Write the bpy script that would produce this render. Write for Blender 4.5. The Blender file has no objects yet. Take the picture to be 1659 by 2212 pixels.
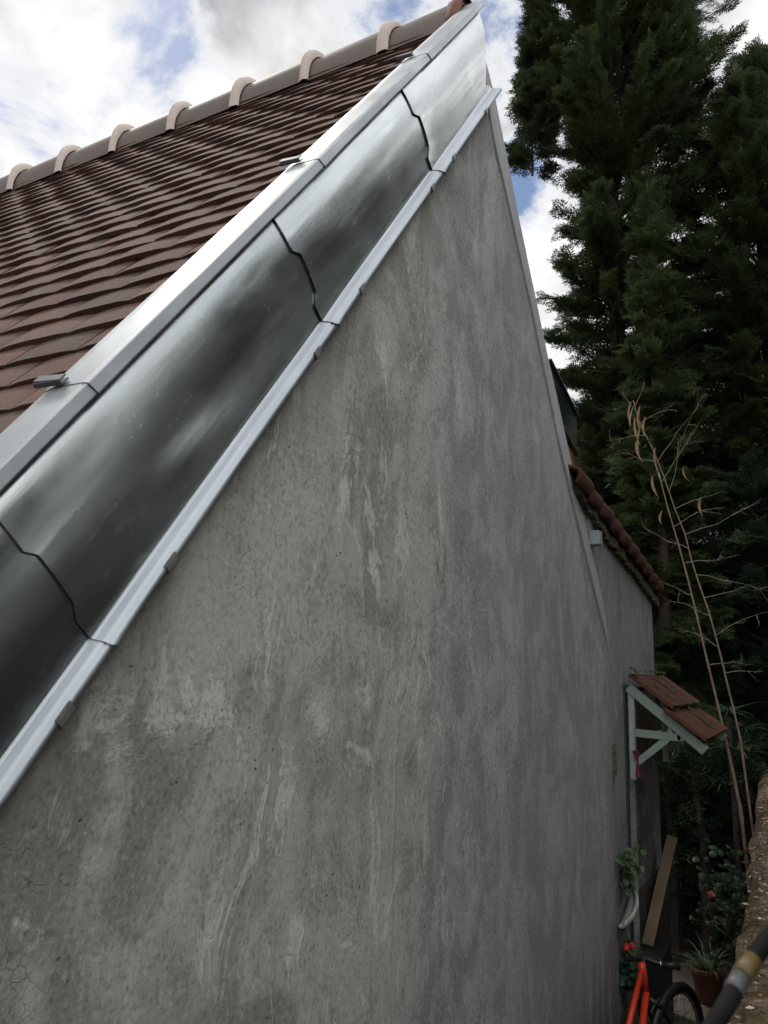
import bpy, math, random
import numpy as np
from mathutils import Vector, Matrix
random.seed(7); RNG = np.random.default_rng(11)
SC = bpy.context.scene
COL = SC.collection
H = 2.3                                   # eye height above the yard

# ---------------------------------------------------------------- camera
cam = bpy.data.cameras.new('camera'); co = bpy.data.objects.new('camera', cam); COL.objects.link(co)
R_ = Vector((0.459377, -0.887824, 0.027431)); U_ = Vector((-0.187871, -0.066901, 0.979912))
F_ = Vector((0.868, 0.455, 0.198))
F_ = (U_.cross(R_)).normalized(); R_ = F_.cross(U_).normalized(); U_ = R_.cross(F_).normalized()
co.matrix_world = Matrix(((R_.x, U_.x, -F_.x, 0.0), (R_.y, U_.y, -F_.y, -1.0), (R_.z, U_.z, -F_.z, H), (0, 0, 0, 1)))
cam.sensor_fit = 'VERTICAL'; cam.sensor_height = 36.0; cam.lens = 1725.8 / 2212 * 36
cam.clip_start = 0.02; cam.clip_end = 500
cam.dof.use_dof = True; cam.dof.focus_distance = 3.2; cam.dof.aperture_fstop = cam.lens / 2.2
SC.camera = co

# ---------------------------------------------------------------- colour management
SC.view_settings.view_transform = 'Standard'; SC.view_settings.look = 'None'
SC.view_settings.exposure = 0.72; SC.view_settings.gamma = 1.0; SC.view_settings.use_curve_mapping = False

# ---------------------------------------------------------------- node helper
class NT:
    def __init__(s, tree): s.t = tree; s.n = tree.nodes; s.l = tree.links; s.n.clear()
    def new(s, typ, **kw):
        n = s.n.new(typ)
        for k, v in kw.items():
            if k in n.inputs.keys() if not hasattr(n, k) else False: n.inputs[k].default_value = v
            elif hasattr(n, k): setattr(n, k, v)
        return n
    def put(s, sock, v):
        if isinstance(v, bpy.types.NodeSocket): s.l.new(v, sock)
        elif v is not None:
            if isinstance(v, (tuple, list)) and len(v) == 3 and sock.type == 'RGBA': v = (*v, 1)
            sock.default_value = v
    def math(s, op, a, b=None, c=None, clamp=False):
        n = s.n.new('ShaderNodeMath'); n.operation = op; n.use_clamp = clamp
        s.put(n.inputs[0], a)
        if b is not None: s.put(n.inputs[1], b)
        if c is not None: s.put(n.inputs[2], c)
        return n.outputs[0]
    def vmath(s, op, a, b=None):
        n = s.n.new('ShaderNodeVectorMath'); n.operation = op
        s.put(n.inputs[0], a)
        if b is not None: s.put(n.inputs[1], b)
        return n.outputs['Value'] if op in ('DOT_PRODUCT', 'LENGTH', 'DISTANCE') else n.outputs[0]
    def mix(s, f, a, b, blend='MIX'):
        n = s.n.new('ShaderNodeMix'); n.data_type = 'RGBA'; n.blend_type = blend
        s.put(n.inputs[0], f); s.put(n.inputs[6], a); s.put(n.inputs[7], b)
        return n.outputs[2]
    def ramp(s, f, stops, interp='LINEAR'):
        n = s.n.new('ShaderNodeMapRange'); n.clamp = True
        if interp != 'LINEAR': n.interpolation_type = 'SMOOTHSTEP'
        (a, x), (b, y) = stops
        s.put(n.inputs[0], f); n.inputs[1].default_value = a; n.inputs[2].default_value = b
        n.inputs[3].default_value = x; n.inputs[4].default_value = y
        return n.outputs[0]
    def coord(s, kind='Object'):
        return s.n.new('ShaderNodeTexCoord').outputs[kind]
    def mapping(s, v, scale=(1, 1, 1), loc=(0, 0, 0), rot=(0, 0, 0)):
        n = s.n.new('ShaderNodeMapping'); s.put(n.inputs[0], v)
        n.inputs[1].default_value = loc; n.inputs[2].default_value = rot; n.inputs[3].default_value = scale
        return n.outputs[0]
    def noise(s, v, scale=1., detail=4., rough=.5, dist=0., col=False):
        n = s.n.new('ShaderNodeTexNoise'); s.put(n.inputs['Vector'], v)
        n.inputs['Scale'].default_value = scale; n.inputs['Detail'].default_value = detail
        n.inputs['Roughness'].default_value = rough; n.inputs['Distortion'].default_value = dist
        return n.outputs['Color' if col else 'Fac']
    def voro(s, v, scale=1., feature='F1', out='Distance', rnd=1.):
        n = s.n.new('ShaderNodeTexVoronoi'); n.feature = feature; s.put(n.inputs['Vector'], v)
        n.inputs['Scale'].default_value = scale; n.inputs['Randomness'].default_value = rnd
        return n.outputs[out]
    def sep(s, v):
        n = s.n.new('ShaderNodeSeparateXYZ'); s.put(n.inputs[0], v); return n.outputs
    def bump(s, h, strength=.3, dist=.01, normal=None):
        n = s.n.new('ShaderNodeBump'); s.put(n.inputs['Height'], h)
        n.inputs['Strength'].default_value = strength; n.inputs['Distance'].default_value = dist
        if normal is not None: s.put(n.inputs['Normal'], normal)
        return n.outputs[0]
    def bsdf(s, col, rough=.7, metal=0., normal=None, spec=.5, trans=None):
        b = s.n.new('ShaderNodeBsdfPrincipled'); o = s.n.new('ShaderNodeOutputMaterial')
        s.put(b.inputs['Base Color'], col); s.put(b.inputs['Roughness'], rough); s.put(b.inputs['Metallic'], metal)
        s.put(b.inputs['Specular IOR Level'], spec)
        if normal is not None: s.put(b.inputs['Normal'], normal)
        s.l.new(b.outputs[0], o.inputs[0]); return b

def mat(name):
    m = bpy.data.materials.new(name); m.use_nodes = True
    return m, NT(m.node_tree)

# ---------------------------------------------------------------- world: daylight sky with broken cloud
SUN_EL, SUN_AZ = math.radians(52), math.radians(62)       # azimuth measured from +X towards +Y
w = bpy.data.worlds.new('World'); SC.world = w; w.use_nodes = True
N = NT(w.node_tree)
sky = N.n.new('ShaderNodeTexSky'); sky.sky_type = 'NISHITA'; sky.sun_disc = False
sky.sun_elevation = SUN_EL; sky.sun_rotation = math.radians(90) - SUN_AZ
sky.altitude = 100; sky.air_density = 1.0; sky.dust_density = 0.6; sky.ozone_density = 2.0
gen = N.coord('Generated')
d = N.vmath('NORMALIZE', gen)
sx, sy, sz = N.sep(d)
zc = N.math('MAXIMUM', sz, .03)
# project on a cloud layer, so that clouds foreshorten towards the horizon
cmb = N.n.new('ShaderNodeCombineXYZ')
N.put(cmb.inputs[0], N.math('DIVIDE', sx, N.math('ADD', zc, .35)))
N.put(cmb.inputs[1], N.math('DIVIDE', sy, N.math('ADD', zc, .35)))
cv = cmb.outputs[0]
c1 = N.noise(cv, 4.6, 14, .63, .25)
c2 = N.noise(N.mapping(cv, loc=(3.1, 1.7, 0)), 1.6, 7, .5, .3)
# clear gaps: directions in which the blue shows
def gap(vec, r0, r1):
    v = Vector(vec).normalized()
    dt = N.vmath('DISTANCE', d, tuple(v))
    return N.ramp(dt, ((r0, 1.), (r1, 0.)), 'S')
gp = None
for vec, r0, r1, amp in (((.548, .560, .622), .0, .10, .8), ((.575, .566, .590), .0, .085, .8), ((.52, .53, .67), .0, .10, .6), ((.50, .58, .645), 0, .05, .5),
                    ((.715, .241, .655), .02, .17, 1.1), ((.785, .250, .565), .01, .11, 1.1), ((.62, .30, .72), .0, .16, .8),
                    ((.35, -.35, .87), .1, .55, .6), ((.7, -.45, .55), .05, .35, .5)):
    g = N.math('MULTIPLY', gap(vec, r0, r1), amp * .74)
    gp = g if gp is None else N.math('MAXIMUM', gp, g)
cov = N.math('SUBTRACT', N.math('ADD', c1, N.math('MULTIPLY', c2, .35)), N.math('MULTIPLY', gp, .34))
mask = N.ramp(cov, ((.385, 0.), (.50, 1.)), 'S')
shade = N.noise(N.mapping(cv, loc=(.15, -.1, 0)), 3.0, 9, .55, .3)
shade2 = N.noise(N.mapping(cv, loc=(7, 2, 0)), 1.3, 4, .5, .2)
sh = N.ramp(N.math('ADD', N.math('MULTIPLY', shade, .65), N.math('MULTIPLY', shade2, .45)), ((.46, 0.), (.64, 1.)), 'S')
ccol = N.mix(sh, (.235, .24, .255), (.68, .675, .67))
thin = N.ramp(cov, ((.47, 0.), (.60, 1.)), 'S')
ccol = N.mix(thin, (.53, .54, .565), ccol)
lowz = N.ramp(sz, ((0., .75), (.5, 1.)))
# cloud boost on the unseen side opposite the sun, added to light the gable
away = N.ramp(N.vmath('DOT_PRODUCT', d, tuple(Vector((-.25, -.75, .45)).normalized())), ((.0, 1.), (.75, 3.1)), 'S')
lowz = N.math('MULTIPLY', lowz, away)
bgs = N.n.new('ShaderNodeBackground'); N.put(bgs.inputs[0], sky.outputs[0]); bgs.inputs[1].default_value = .068
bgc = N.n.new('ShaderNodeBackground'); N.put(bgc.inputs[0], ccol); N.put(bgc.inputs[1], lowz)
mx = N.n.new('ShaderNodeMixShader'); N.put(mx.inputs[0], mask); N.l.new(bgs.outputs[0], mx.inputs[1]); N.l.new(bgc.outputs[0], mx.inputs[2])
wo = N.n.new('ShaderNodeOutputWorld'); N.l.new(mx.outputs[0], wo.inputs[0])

# ---------------------------------------------------------------- sun behind thin cloud, from behind the ridge
sl = bpy.data.lights.new('sun', 'SUN'); sl.energy = 1.0; sl.angle = math.radians(10); sl.color = (1, .95, .88)
so = bpy.data.objects.new('sun', sl); COL.objects.link(so)
sd = Vector((math.cos(SUN_EL) * math.cos(SUN_AZ), math.cos(SUN_EL) * math.sin(SUN_AZ), math.sin(SUN_EL)))
so.rotation_euler = sd.to_track_quat('Z', 'Y').to_euler(); so.location = sd * 60

# ================================================================= mesh helpers
class MB:
    """collects vertices and faces; build() links them as one mesh object"""
    def __init__(s): s.v = []; s.f = []; s.m = []
    def add(s, verts, faces, mi=0):
        b = len(s.v); s.v.extend([tuple(map(float, p)) for p in verts])
        s.f.extend([tuple(i + b for i in f) for f in faces]); s.m.extend([mi] * len(faces)); return s
    def box(s, lo, hi, mi=0):
        x0, y0, z0 = lo; x1, y1, z1 = hi
        return s.add([(x0, y0, z0), (x1, y0, z0), (x1, y1, z0), (x0, y1, z0), (x0, y0, z1), (x1, y0, z1), (x1, y1, z1), (x0, y1, z1)],
                     [(0, 3, 2, 1), (4, 5, 6, 7), (0, 1, 5, 4), (1, 2, 6, 5), (2, 3, 7, 6), (3, 0, 4, 7)], mi)
    def hexa(s, p, mi=0):
        """8 corners: bottom 4 then top 4"""
        return s.add(p, [(0, 3, 2, 1), (4, 5, 6, 7), (0, 1, 5, 4), (1, 2, 6, 5), (2, 3, 7, 6), (3, 0, 4, 7)], mi)
    def beam(s, a, b, side, wd, ht, mi=0):
        """rectangular bar from a to b; 'side' = width direction"""
        a = Vector(a); b = Vector(b); t = (b - a).normalized(); sd_ = Vector(side)
        sd_ = (sd_ - t * sd_.dot(t)).normalized(); up = t.cross(sd_)
        q = []
        for p in (a, b):
            q.append([p + sd_ * (i * wd / 2) + up * (j * ht / 2) for i, j in ((-1, -1), (1, -1), (1, 1), (-1, 1))])
        return s.hexa([*q[0], *q[1]], mi)
    def tube(s, pts, rad, n=8, mi=0, caps=True):
        pts = [Vector(p) for p in pts]
        rad = rad if isinstance(rad, (list, tuple)) else [rad] * len(pts)
        b = len(s.v); prev = None
        for i, p in enumerate(pts):
            t = (pts[min(i + 1, len(pts) - 1)] - pts[max(i - 1, 0)]).normalized()
            if prev is None:
                a = Vector((0, 0, 1)) if abs(t.z) < .9 else Vector((1, 0, 0))
                u = (a - t * a.dot(t)).normalized()
            else: u = (prev - t * prev.dot(t)).normalized()
            prev = u; v = t.cross(u)
            for k in range(n):
                an = 2 * math.pi * k / n
                s.v.append(tuple(p + (u * math.cos(an) + v * math.sin(an)) * rad[i]))
        for i in range(len(pts) - 1):
            for k in range(n):
                s.f.append((b + i * n + k, b + i * n + (k + 1) % n, b + (i + 1) * n + (k + 1) % n, b + (i + 1) * n + k)); s.m.append(mi)
        if caps:
            s.f.append(tuple(b + k for k in range(n))[::-1]); s.m.append(mi)
            s.f.append(tuple(b + (len(pts) - 1) * n + k for k in range(n))); s.m.append(mi)
        return s
    def lathe(s, prof, c, n=28, mi=0):
        b = len(s.v)
        for r, z in prof:
            for k in range(n):
                a = 2 * math.pi * k / n; s.v.append((c[0] + r * math.cos(a), c[1] + r * math.sin(a), c[2] + z))
        for i in range(len(prof) - 1):
            for k in range(n):
                s.f.append((b + i * n + k, b + i * n + (k + 1) % n, b + (i + 1) * n + (k + 1) % n, b + (i + 1) * n + k)); s.m.append(mi)
        return s
    def grid(s, P, mi=0, flip=False):
        """P: array (a,b,3)"""
        a, b_, _ = P.shape; b = len(s.v); s.v.extend([tuple(map(float, p)) for p in P.reshape(-1, 3)])
        for i in range(a - 1):
            for j in range(b_ - 1):
                f = (b + i * b_ + j, b + (i + 1) * b_ + j, b + (i + 1) * b_ + j + 1, b + i * b_ + j + 1)
                s.f.append(f[::-1] if flip else f); s.m.append(mi)
        return s
    def build(s, name, mats, parent=None, smooth=False):
        return mesh_obj(name, s.v, s.f, mats, parent, smooth, s.m)

def mesh_obj(name, v, f, mats, parent=None, smooth=False, mi=None):
    me = bpy.data.meshes.new(name)
    off = Vector((0, 0, 0))
    if parent is not None:
        q = parent
        while q is not None: off += q.location; q = q.parent
    v = np.asarray(v, dtype=np.float32) - np.array(off, dtype=np.float32)
    if isinstance(f, np.ndarray):
        k = f.shape[1]; me.vertices.add(len(v)); me.vertices.foreach_set('co', v.ravel())
        me.loops.add(f.size); me.loops.foreach_set('vertex_index', f.ravel().astype(np.int32))
        me.polygons.add(len(f)); me.polygons.foreach_set('loop_start', np.arange(0, f.size, k, dtype=np.int32))
        me.update(calc_edges=True)
    else:
        me.from_pydata([tuple(p) for p in v.tolist()], [], f); me.update()
    mats = mats if isinstance(mats, (list, tuple)) else [mats]
    for m in mats: me.materials.append(m)
    if mi is not None and len(mats) > 1: me.polygons.foreach_set('material_index', np.array(mi, dtype=np.int32))
    if smooth: me.polygons.foreach_set('use_smooth', [True] * len(me.polygons))
    o = bpy.data.objects.new(name, me); COL.objects.link(o)
    if parent is not None: o.parent = parent
    return o

def tag(o, label=None, cat=None, group=None, kind=None):
    for k, v in (('label', label), ('category', cat), ('group', group), ('kind', kind)):
        if v: o[k] = v
    return o
def thing(name, loc, label, cat, group=None):
    o = bpy.data.objects.new(name, None); COL.objects.link(o); o.location = loc
    return tag(o, label, cat, group)
def bevel(o, w=.003, seg=2):
    m = o.modifiers.new('bevel', 'BEVEL'); m.width = w; m.segments = seg; m.limit_method = 'ANGLE'; return o

def vnoise(x, y, z=0., seed=0):
    """smooth value noise, numpy arrays, range about -1..1"""
    x, y, z = np.broadcast_arrays(np.asarray(x, float), np.asarray(y, float), np.asarray(z, float))
    xi, yi, zi = np.floor(x).astype(np.int64), np.floor(y).astype(np.int64), np.floor(z).astype(np.int64)
    fx, fy, fz = x - xi, y - yi, z - zi
    fx, fy, fz = [t * t * (3 - 2 * t) for t in (fx, fy, fz)]
    def h(a, b, c):
        n = (a * 374761393 + b * 668265263 + c * 2147483647 + seed * 974711) & 0xffffffff
        n = ((n ^ (n >> 13)) * 1274126177) & 0xffffffff
        return ((n ^ (n >> 16)) & 0xffff) / 32767.5 - 1
    r = 0
    for dx in (0, 1):
        for dy in (0, 1):
            for dz in (0, 1):
                r = r + h(xi + dx, yi + dy, zi + dz) * (fx if dx else 1 - fx) * (fy if dy else 1 - fy) * (fz if dz else 1 - fz)
    return r
def fbm(x, y, z=0., oct=4, seed=0):
    r = 0; a = 1.; s = 0
    for i in range(oct): r = r + a * vnoise(np.asarray(x) * 2 ** i, np.asarray(y) * 2 ** i, np.asarray(z) * 2 ** i, seed + i); s += a; a *= .5
    return r / s

# ================================================================= materials
def simple(name, col, rough=.7, metal=0., var=.25, scale=20., bumpd=0., spec=.4):
    m, n = mat(name); c = n.coord()
    a = n.noise(c, scale, 5, .6)
    colr = n.mix(n.ramp(a, ((.3, 0.), (.7, 1.))), tuple(x * (1 - var) for x in col), tuple(min(1, x * (1 + var)) for x in col))
    nm = n.bump(n.noise(c, scale * 4, 4, .6), .6, bumpd) if bumpd else None
    n.bsdf(colr, rough, metal, nm, spec); return m

TH = math.radians(51.975)
T = np.array([math.cos(TH), 0, math.sin(TH)]); NN = np.array([-math.sin(TH), 0, math.cos(TH)])
A0 = np.array([2.801, 0, 2.395 + H])

def mat_render(name, dark=(.165, .165, .150), light=(.30, .298, .275), blue=(.275, .29, .305), full=True, k=1.0):
    """hand-trowelled cement render"""
    dark, light, blue = [tuple(x * k for x in c) for c in (dark, light, blue)]
    m, n = mat(name); c = n.coord(); X, Y, Z = n.sep(c)
    wob = n.noise(c, 1.4, 3, .5, 0, True)
    cw = n.vmath('ADD', c, n.mapping(wob, scale=(.25, 0, .25)))
    big = n.noise(n.mapping(cw, scale=(1.2, 1, .8)), 1.3, 5, .6, .4)
    mid = n.noise(n.mapping(cw, scale=(2.3, 1, 1.7)), 1.9, 8, .62, .9)
    streak = n.noise(n.mapping(cw, scale=(10, 1, .8)), 1.2, 5, .6, .3)
    fine = n.noise(n.mapping(c, scale=(1, 1, .8)), 95, 4, .62)
    coarse = n.noise(n.mapping(c, scale=(1, 1, .85)), 34, 6, .72)
    grain = n.noise(c, 300, 2, .6)
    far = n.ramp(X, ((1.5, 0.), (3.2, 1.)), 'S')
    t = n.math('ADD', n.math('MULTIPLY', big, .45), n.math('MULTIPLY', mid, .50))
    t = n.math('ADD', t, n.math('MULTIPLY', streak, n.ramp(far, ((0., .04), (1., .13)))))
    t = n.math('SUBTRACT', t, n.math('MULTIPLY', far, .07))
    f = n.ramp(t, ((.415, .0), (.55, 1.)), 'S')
    light = tuple(x * 1.10 for x in light); dark = tuple(x * 1.12 for x in dark); blue = (blue[0] * .90, blue[1] * .89, blue[2] * .86)  # near tones raised and far tones lowered to offset the uneven skylight
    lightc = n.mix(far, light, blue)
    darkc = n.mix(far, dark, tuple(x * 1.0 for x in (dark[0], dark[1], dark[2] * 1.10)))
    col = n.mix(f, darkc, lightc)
    # trowelled laitance patches: paler, sharp on one side
    tp = n.noise(n.mapping(cw, scale=(3.2, 1, 1.7), loc=(4, 0, 2)), 1.6, 12, .74, 1.1)
    tpm = n.ramp(tp, ((.53, 0.), (.59, 1.)))
    tpm = n.math('MULTIPLY', tpm, n.ramp(X, ((1.7, .95), (2.8, .22))))
    col = n.mix(tpm, col, tuple(x * 1.34 for x in light))
    # dark rough patches where the aggregate shows
    rp = n.noise(n.mapping(cw, scale=(4.2, 1, 1.7), loc=(9, 0, 5)), 1.8, 13, .80, .7)
    rpm = n.math('MULTIPLY', n.ramp(rp, ((.50, 0.), (.62, 1.))), n.ramp(X, ((2.6, .9), (3.8, .3))))
    col = n.mix(n.math('MULTIPLY', rpm, n.ramp(coarse, ((.40, .75), (.58, .12)))), col, tuple(x * .68 for x in dark))
    # grain and pits, their relief shading carried in the colour
    spk = n.math('MULTIPLY', n.ramp(fine, ((.36, .60), (.46, 0.))), n.ramp(mid, ((.38, 1.), (.62, .45))))
    col = n.mix(spk, col, tuple(x * .45 for x in dark))
    col = n.mix(n.ramp(fine, ((.56, 0.), (.70, .40))), col, tuple(x * 1.45 for x in light))
    col = n.mix(n.ramp(coarse, ((.38, .30), (.50, 0.))), col, dark)
    pit = n.voro(n.vmath('ADD', c, n.mapping(n.noise(c, 9, 2, .5, 0, True), scale=(.05, .05, .05))), 30, 'F1')
    pm = n.math('MULTIPLY', n.ramp(pit, ((.05, 1.), (.12, 0.))), n.ramp(n.noise(c, 4.1, 3, .6), ((.50, 0.), (.60, 1.))))
    col = n.mix(n.math('MULTIPLY', pm, .8), col, (.045, .044, .04))
    if full:    # rain run-off from the zinc drip: darker runs fading down from the rake
        nd = n.math('ADD', n.math('MULTIPLY', n.math('SUBTRACT', X, float(A0[0])), float(NN[0])), n.math('MULTIPLY', n.math('SUBTRACT', Z, float(A0[2])), float(NN[2])))
        ro = n.math('MULTIPLY', n.ramp(n.math('ADD', nd, n.math('MULTIPLY', streak, .22)), ((-.12, 0.), (.10, .55)), 'S'), n.ramp(streak, ((.38, .25), (.6, 1.))))
        col = n.mix(ro, col, tuple(x * .72 for x in dark))
    hgt = n.math('ADD', n.math('MULTIPLY', fine, .45), n.math('MULTIPLY', grain, .15))
    hgt = n.math('ADD', hgt, n.math('MULTIPLY', coarse, .6))
    hgt = n.math('ADD', hgt, n.math('MULTIPLY', mid, 1.1))
    hgt = n.math('ADD', hgt, n.math('MULTIPLY', tpm, .35))
    hgt = n.math('SUBTRACT', hgt, n.math('MULTIPLY', pm, 1.2))
    if full:
        # map cracking, in a few places on the near side
        cc = n.vmath('ADD', c, n.mapping(n.noise(c, 22, 5, .65, 0, True), scale=(.035, .035, .035)))
        ed = n.voro(n.mapping(cc, scale=(1, 0.2, 1)), 30, 'DISTANCE_TO_EDGE')
        cm = n.ramp(n.noise(n.mapping(c, loc=(1.3, 0, .4)), 2.6, 3, .6), ((.54, 0.), (.64, 1.)))
        cm = n.math('MULTIPLY', cm, n.ramp(X, ((1.5, 1.), (2.2, .0))))
        cr = n.math('MULTIPLY', n.ramp(ed, ((.0, .5), (.024, 0.))), cm)
        cr = n.math('MULTIPLY', cr, n.ramp(n.noise(c, 13, 3, .6), ((.40, 0.), (.55, 1.))))
        ed2 = n.voro(n.mapping(n.vmath('ADD', c, n.mapping(n.noise(c, 5, 6, .7, 0, True), scale=(.13, .13, .13))), scale=(1.3, .2, .8), loc=(.4, 0, 0)), 1.6, 'DISTANCE_TO_EDGE')
        cr2 = n.math('MULTIPLY', n.ramp(ed2, ((.0, .5), (.003, 0.))), n.ramp(n.noise(n.mapping(c, loc=(5, 0, 1)), 2.9, 3, .6), ((.58, 0.), (.66, 1.))))
        cr = n.math('MAXIMUM', cr, cr2)
        col = n.mix(n.math('MULTIPLY', cr, .8), col, (.035, .033, .03))
        hgt = n.math('SUBTRACT', hgt, n.math('MULTIPLY', cr, 1.))
        # pale filled seams running down the wall
        for x0, za, zb, wd, st in ((2.012, H - 1.0, H - .02, .007, .35), (2.884, H - 1.1, H + .38, .008, .6), (4.36, H - 1.4, H + .1, .02, .5), (3.95, H - 1.9, H - .55, .03, .28), (2.3, H - 1.6, H - .8, .018, .3)):
            dx = n.math('ABSOLUTE', n.math('SUBTRACT', n.math('ADD', X, n.math('MULTIPLY', n.math('SUBTRACT', n.noise(c, 3, 4, .6), .5), .06)), x0))
            s_ = n.math('MULTIPLY', n.ramp(dx, ((wd * .4, 1.), (wd * 1.5, 0.)), 'S'), n.ramp(Z, ((za, 0.), (za + .3, 1.))))
            s_ = n.math('MULTIPLY', s_, n.ramp(Z, ((zb - .15, 1.), (zb, 0.))))
            s_ = n.math('MULTIPLY', s_, n.ramp(streak, ((.35, .45), (.6, 1.))))
            col = n.mix(n.math('MULTIPLY', s_, st), col, (.40, .415, .43))
            hgt = n.math('ADD', hgt, n.math('MULTIPLY', s_, .5))
        # streaky greenish darkening towards the ground at the far corner
        low_dark = n.math('MULTIPLY', n.ramp(Z, ((H - 1.7, .8), (H - 1.05, 0.)), 'S'), n.ramp(X, ((2.9, 0.), (4.4, 1.)), 'S'))
        low_dark = n.math('MULTIPLY', low_dark, n.ramp(streak, ((.35, .2), (.6, 1.))))
        col = n.mix(low_dark, col, (.085, .085, .065))
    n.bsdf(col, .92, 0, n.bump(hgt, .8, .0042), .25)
    return m
M_WALL = mat_render('cement_render', k=1.42)
M_TRIM = mat_render('cement_edge', dark=(.23, .23, .22), light=(.33, .33, .32), full=False, k=1.42)
M_ANNEX = mat_render('grey_plaster', dark=(.19, .20, .20), light=(.25, .26, .27), blue=(.235, .248, .258), full=False)
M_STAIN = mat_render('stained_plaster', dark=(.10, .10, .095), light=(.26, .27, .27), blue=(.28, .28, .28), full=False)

def mat_zinc(name, col=(.60, .64, .68), rough=.2, blotch=.5, wave=.5):
    m, n = mat(name); c = n.coord()
    # along-slope coordinate system: t along the rake, n across
    cr = n.mapping(c, rot=(0, math.radians(51.97), 0))
    a = n.noise(n.mapping(cr, scale=(1.2, 3, 6)), 2.2, 6, .6, .6)
    b = n.noise(n.mapping(cr, scale=(.7, 1, 1.6)), 5, 5, .55, .5)
    fine = n.noise(n.mapping(cr, scale=(30, 30, 2)), 9, 4, .6)
    scr = n.voro(n.mapping(cr, scale=(2, 2, 60), rot=(0, .5, 0)), 3, 'DISTANCE_TO_EDGE')
    scm = n.math('MULTIPLY', n.ramp(scr, ((0., 1.), (.02, 0.))), n.ramp(n.noise(c, 4, 4, .6), ((.55, 0.), (.66, 1.))))
    colr = n.mix(n.ramp(a, ((.35, 0.), (.65, 1.))), tuple(x * .86 for x in col), col)
    sm = n.ramp(b, ((.46, 0.), (.74, 1.)), 'S')
    colr = n.mix(n.math('MULTIPLY', sm, blotch * .45), colr, (.62, .67, .70))
    r = n.math('ADD', rough, n.math('MULTIPLY', n.ramp(b, ((.4, 0.), (.7, 1.))), .16 * blotch * 2))
    r = n.math('ADD', r, n.math('MULTIPLY', fine, .03))
    r = n.math('ADD', r, n.math('MULTIPLY', scm, .03))
    h = n.math('MULTIPLY', n.noise(n.mapping(cr, scale=(.8, 2.5, 1.6)), 1.9, 2, .5, .6), .75)
    lw = n.noise(n.mapping(cr, scale=(.7, 2, 16)), 2.4, 4, .6, .3)
    h = n.math('ADD', h, n.math('MULTIPLY', lw, .14))
    r = n.math('ADD', r, n.math('MULTIPLY', n.ramp(lw, ((.45, 0.), (.62, 1.))), .07))
    drop = n.voro(n.mapping(c, scale=(1, 1, .6)), 38, 'F1')
    dm_ = n.math('MULTIPLY', n.ramp(drop, ((.10, 1.), (.16, 0.))), n.ramp(n.noise(c, 6, 3, .6), ((.56, 0.), (.66, 1.))))
    r = n.math('ADD', r, n.math('MULTIPLY', dm_, .12)); colr = n.mix(n.math('MULTIPLY', dm_, .35), colr, (.55, .58, .60))
    n.bsdf(colr, r, .93, n.bump(h, wave, .02), .5); return m
M_ZINC = mat_zinc('zinc_sheet', (.315, .338, .340), .15, .35, .12)
M_CAP = mat_zinc('zinc_cap', (.33, .35, .365), .40, .8, .08)
M_LIP = mat_zinc('zinc_lip', (.31, .335, .36), .34, .7, .10)
M_DCLIP = simple('lead_grey_clip', (.10, .105, .12), .5, .4, .2, 30)
M_CLIP = simple('dull_zinc', (.30, .30, .29), .5, .75, .2, 30)

def mat_tile(name, c1, c2, c3, sheen=.35):
    m, n = mat(name); c = n.coord()
    oi = n.n.new('ShaderNodeNewGeometry').outputs['Random Per Island']
    a = n.noise(c, 6, 6, .6); g = n.noise(c, 120, 4, .7); st = n.noise(n.mapping(c, scale=(60, 6, 60)), 1, 4, .6)
    col = n.mix(oi, c1, c2)
    col = n.mix(n.ramp(a, ((.45, 0.), (.72, .8))), col, c3)
    col = n.mix(n.ramp(g, ((.35, .5), (.55, 0.))), col, tuple(x * .5 for x in c1))
    col = n.mix(n.ramp(st, ((.68, 0.), (.78, .45))), col, (.34, .25, .18))
    n.bsdf(col, .88, 0, n.bump(n.math('ADD', g, n.math('MULTIPLY', st, .5)), .7, .0016), .18); return m
M_TILE = mat_tile('brown_clay_tile', (.068, .035, .028), (.120, .066, .051), (.088, .074, .060))
M_OLDTILE = mat_tile('orange_clay_tile', (.090, .038, .025), (.070, .032, .023), (.058, .040, .03))
M_CANTILE = mat_tile('canopy_clay_tile', (.105, .047, .030), (.088, .038, .025), (.075, .048, .033))
def mat_ridge():
    m, n = mat('glazed_ridge_tile'); c = n.coord(); a = n.noise(c, 5, 5, .6); g = n.noise(c, 90, 4, .7)
    col = n.mix(a, (.082, .060, .050), (.125, .096, .08)); col = n.mix(n.ramp(g, ((.4, .4), (.6, 0.))), col, (.07, .05, .045))
    n.bsdf(col, .55, 0, n.bump(g, .5, .001), .4); return m
M_RIDGE = mat_ridge()
M_TERRA = simple('terracotta_end', (.13, .055, .038), .8, 0, .3, 14, .002)
M_MORTAR = simple('pink_mortar', (.46, .39, .35), .9, 0, .08, 25, .002)
M_GREENPAINT = simple('pale_green_paint', (.20, .26, .215), .5, 0, .10, 9, .0006)
M_WHITEPAINT = simple('chipped_white_paint', (.30, .315, .31), .6, 0, .25, 25, .001)
M_DARKWOOD = simple('dark_wood', (.035, .032, .03), .8, 0, .4, 8, .002)
M_PLANK = simple('brown_plank', (.115, .08, .048), .75, 0, .25, 7, .001)
M_BLACK = simple('black_rubber', (.012, .012, .013), .45, 0, .3, 30)
M_RED = simple('orange_red_paint', (.55, .042, .016), .3, 0, .06, 12)
M_CHROME = simple('chrome', (.75, .75, .75), .15, 1, .1, 30)
M_GLASS = simple('dark_window_glass', (.018, .028, .03), .12, 0, .7, 3, 0, .6)
M_FRAME = simple('dark_window_frame', (.05, .06, .065), .4, .3, .2, 10)
M_BOX = simple('grey_plastic_box', (.26, .29, .30), .5, 0, .06, 8)
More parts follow.
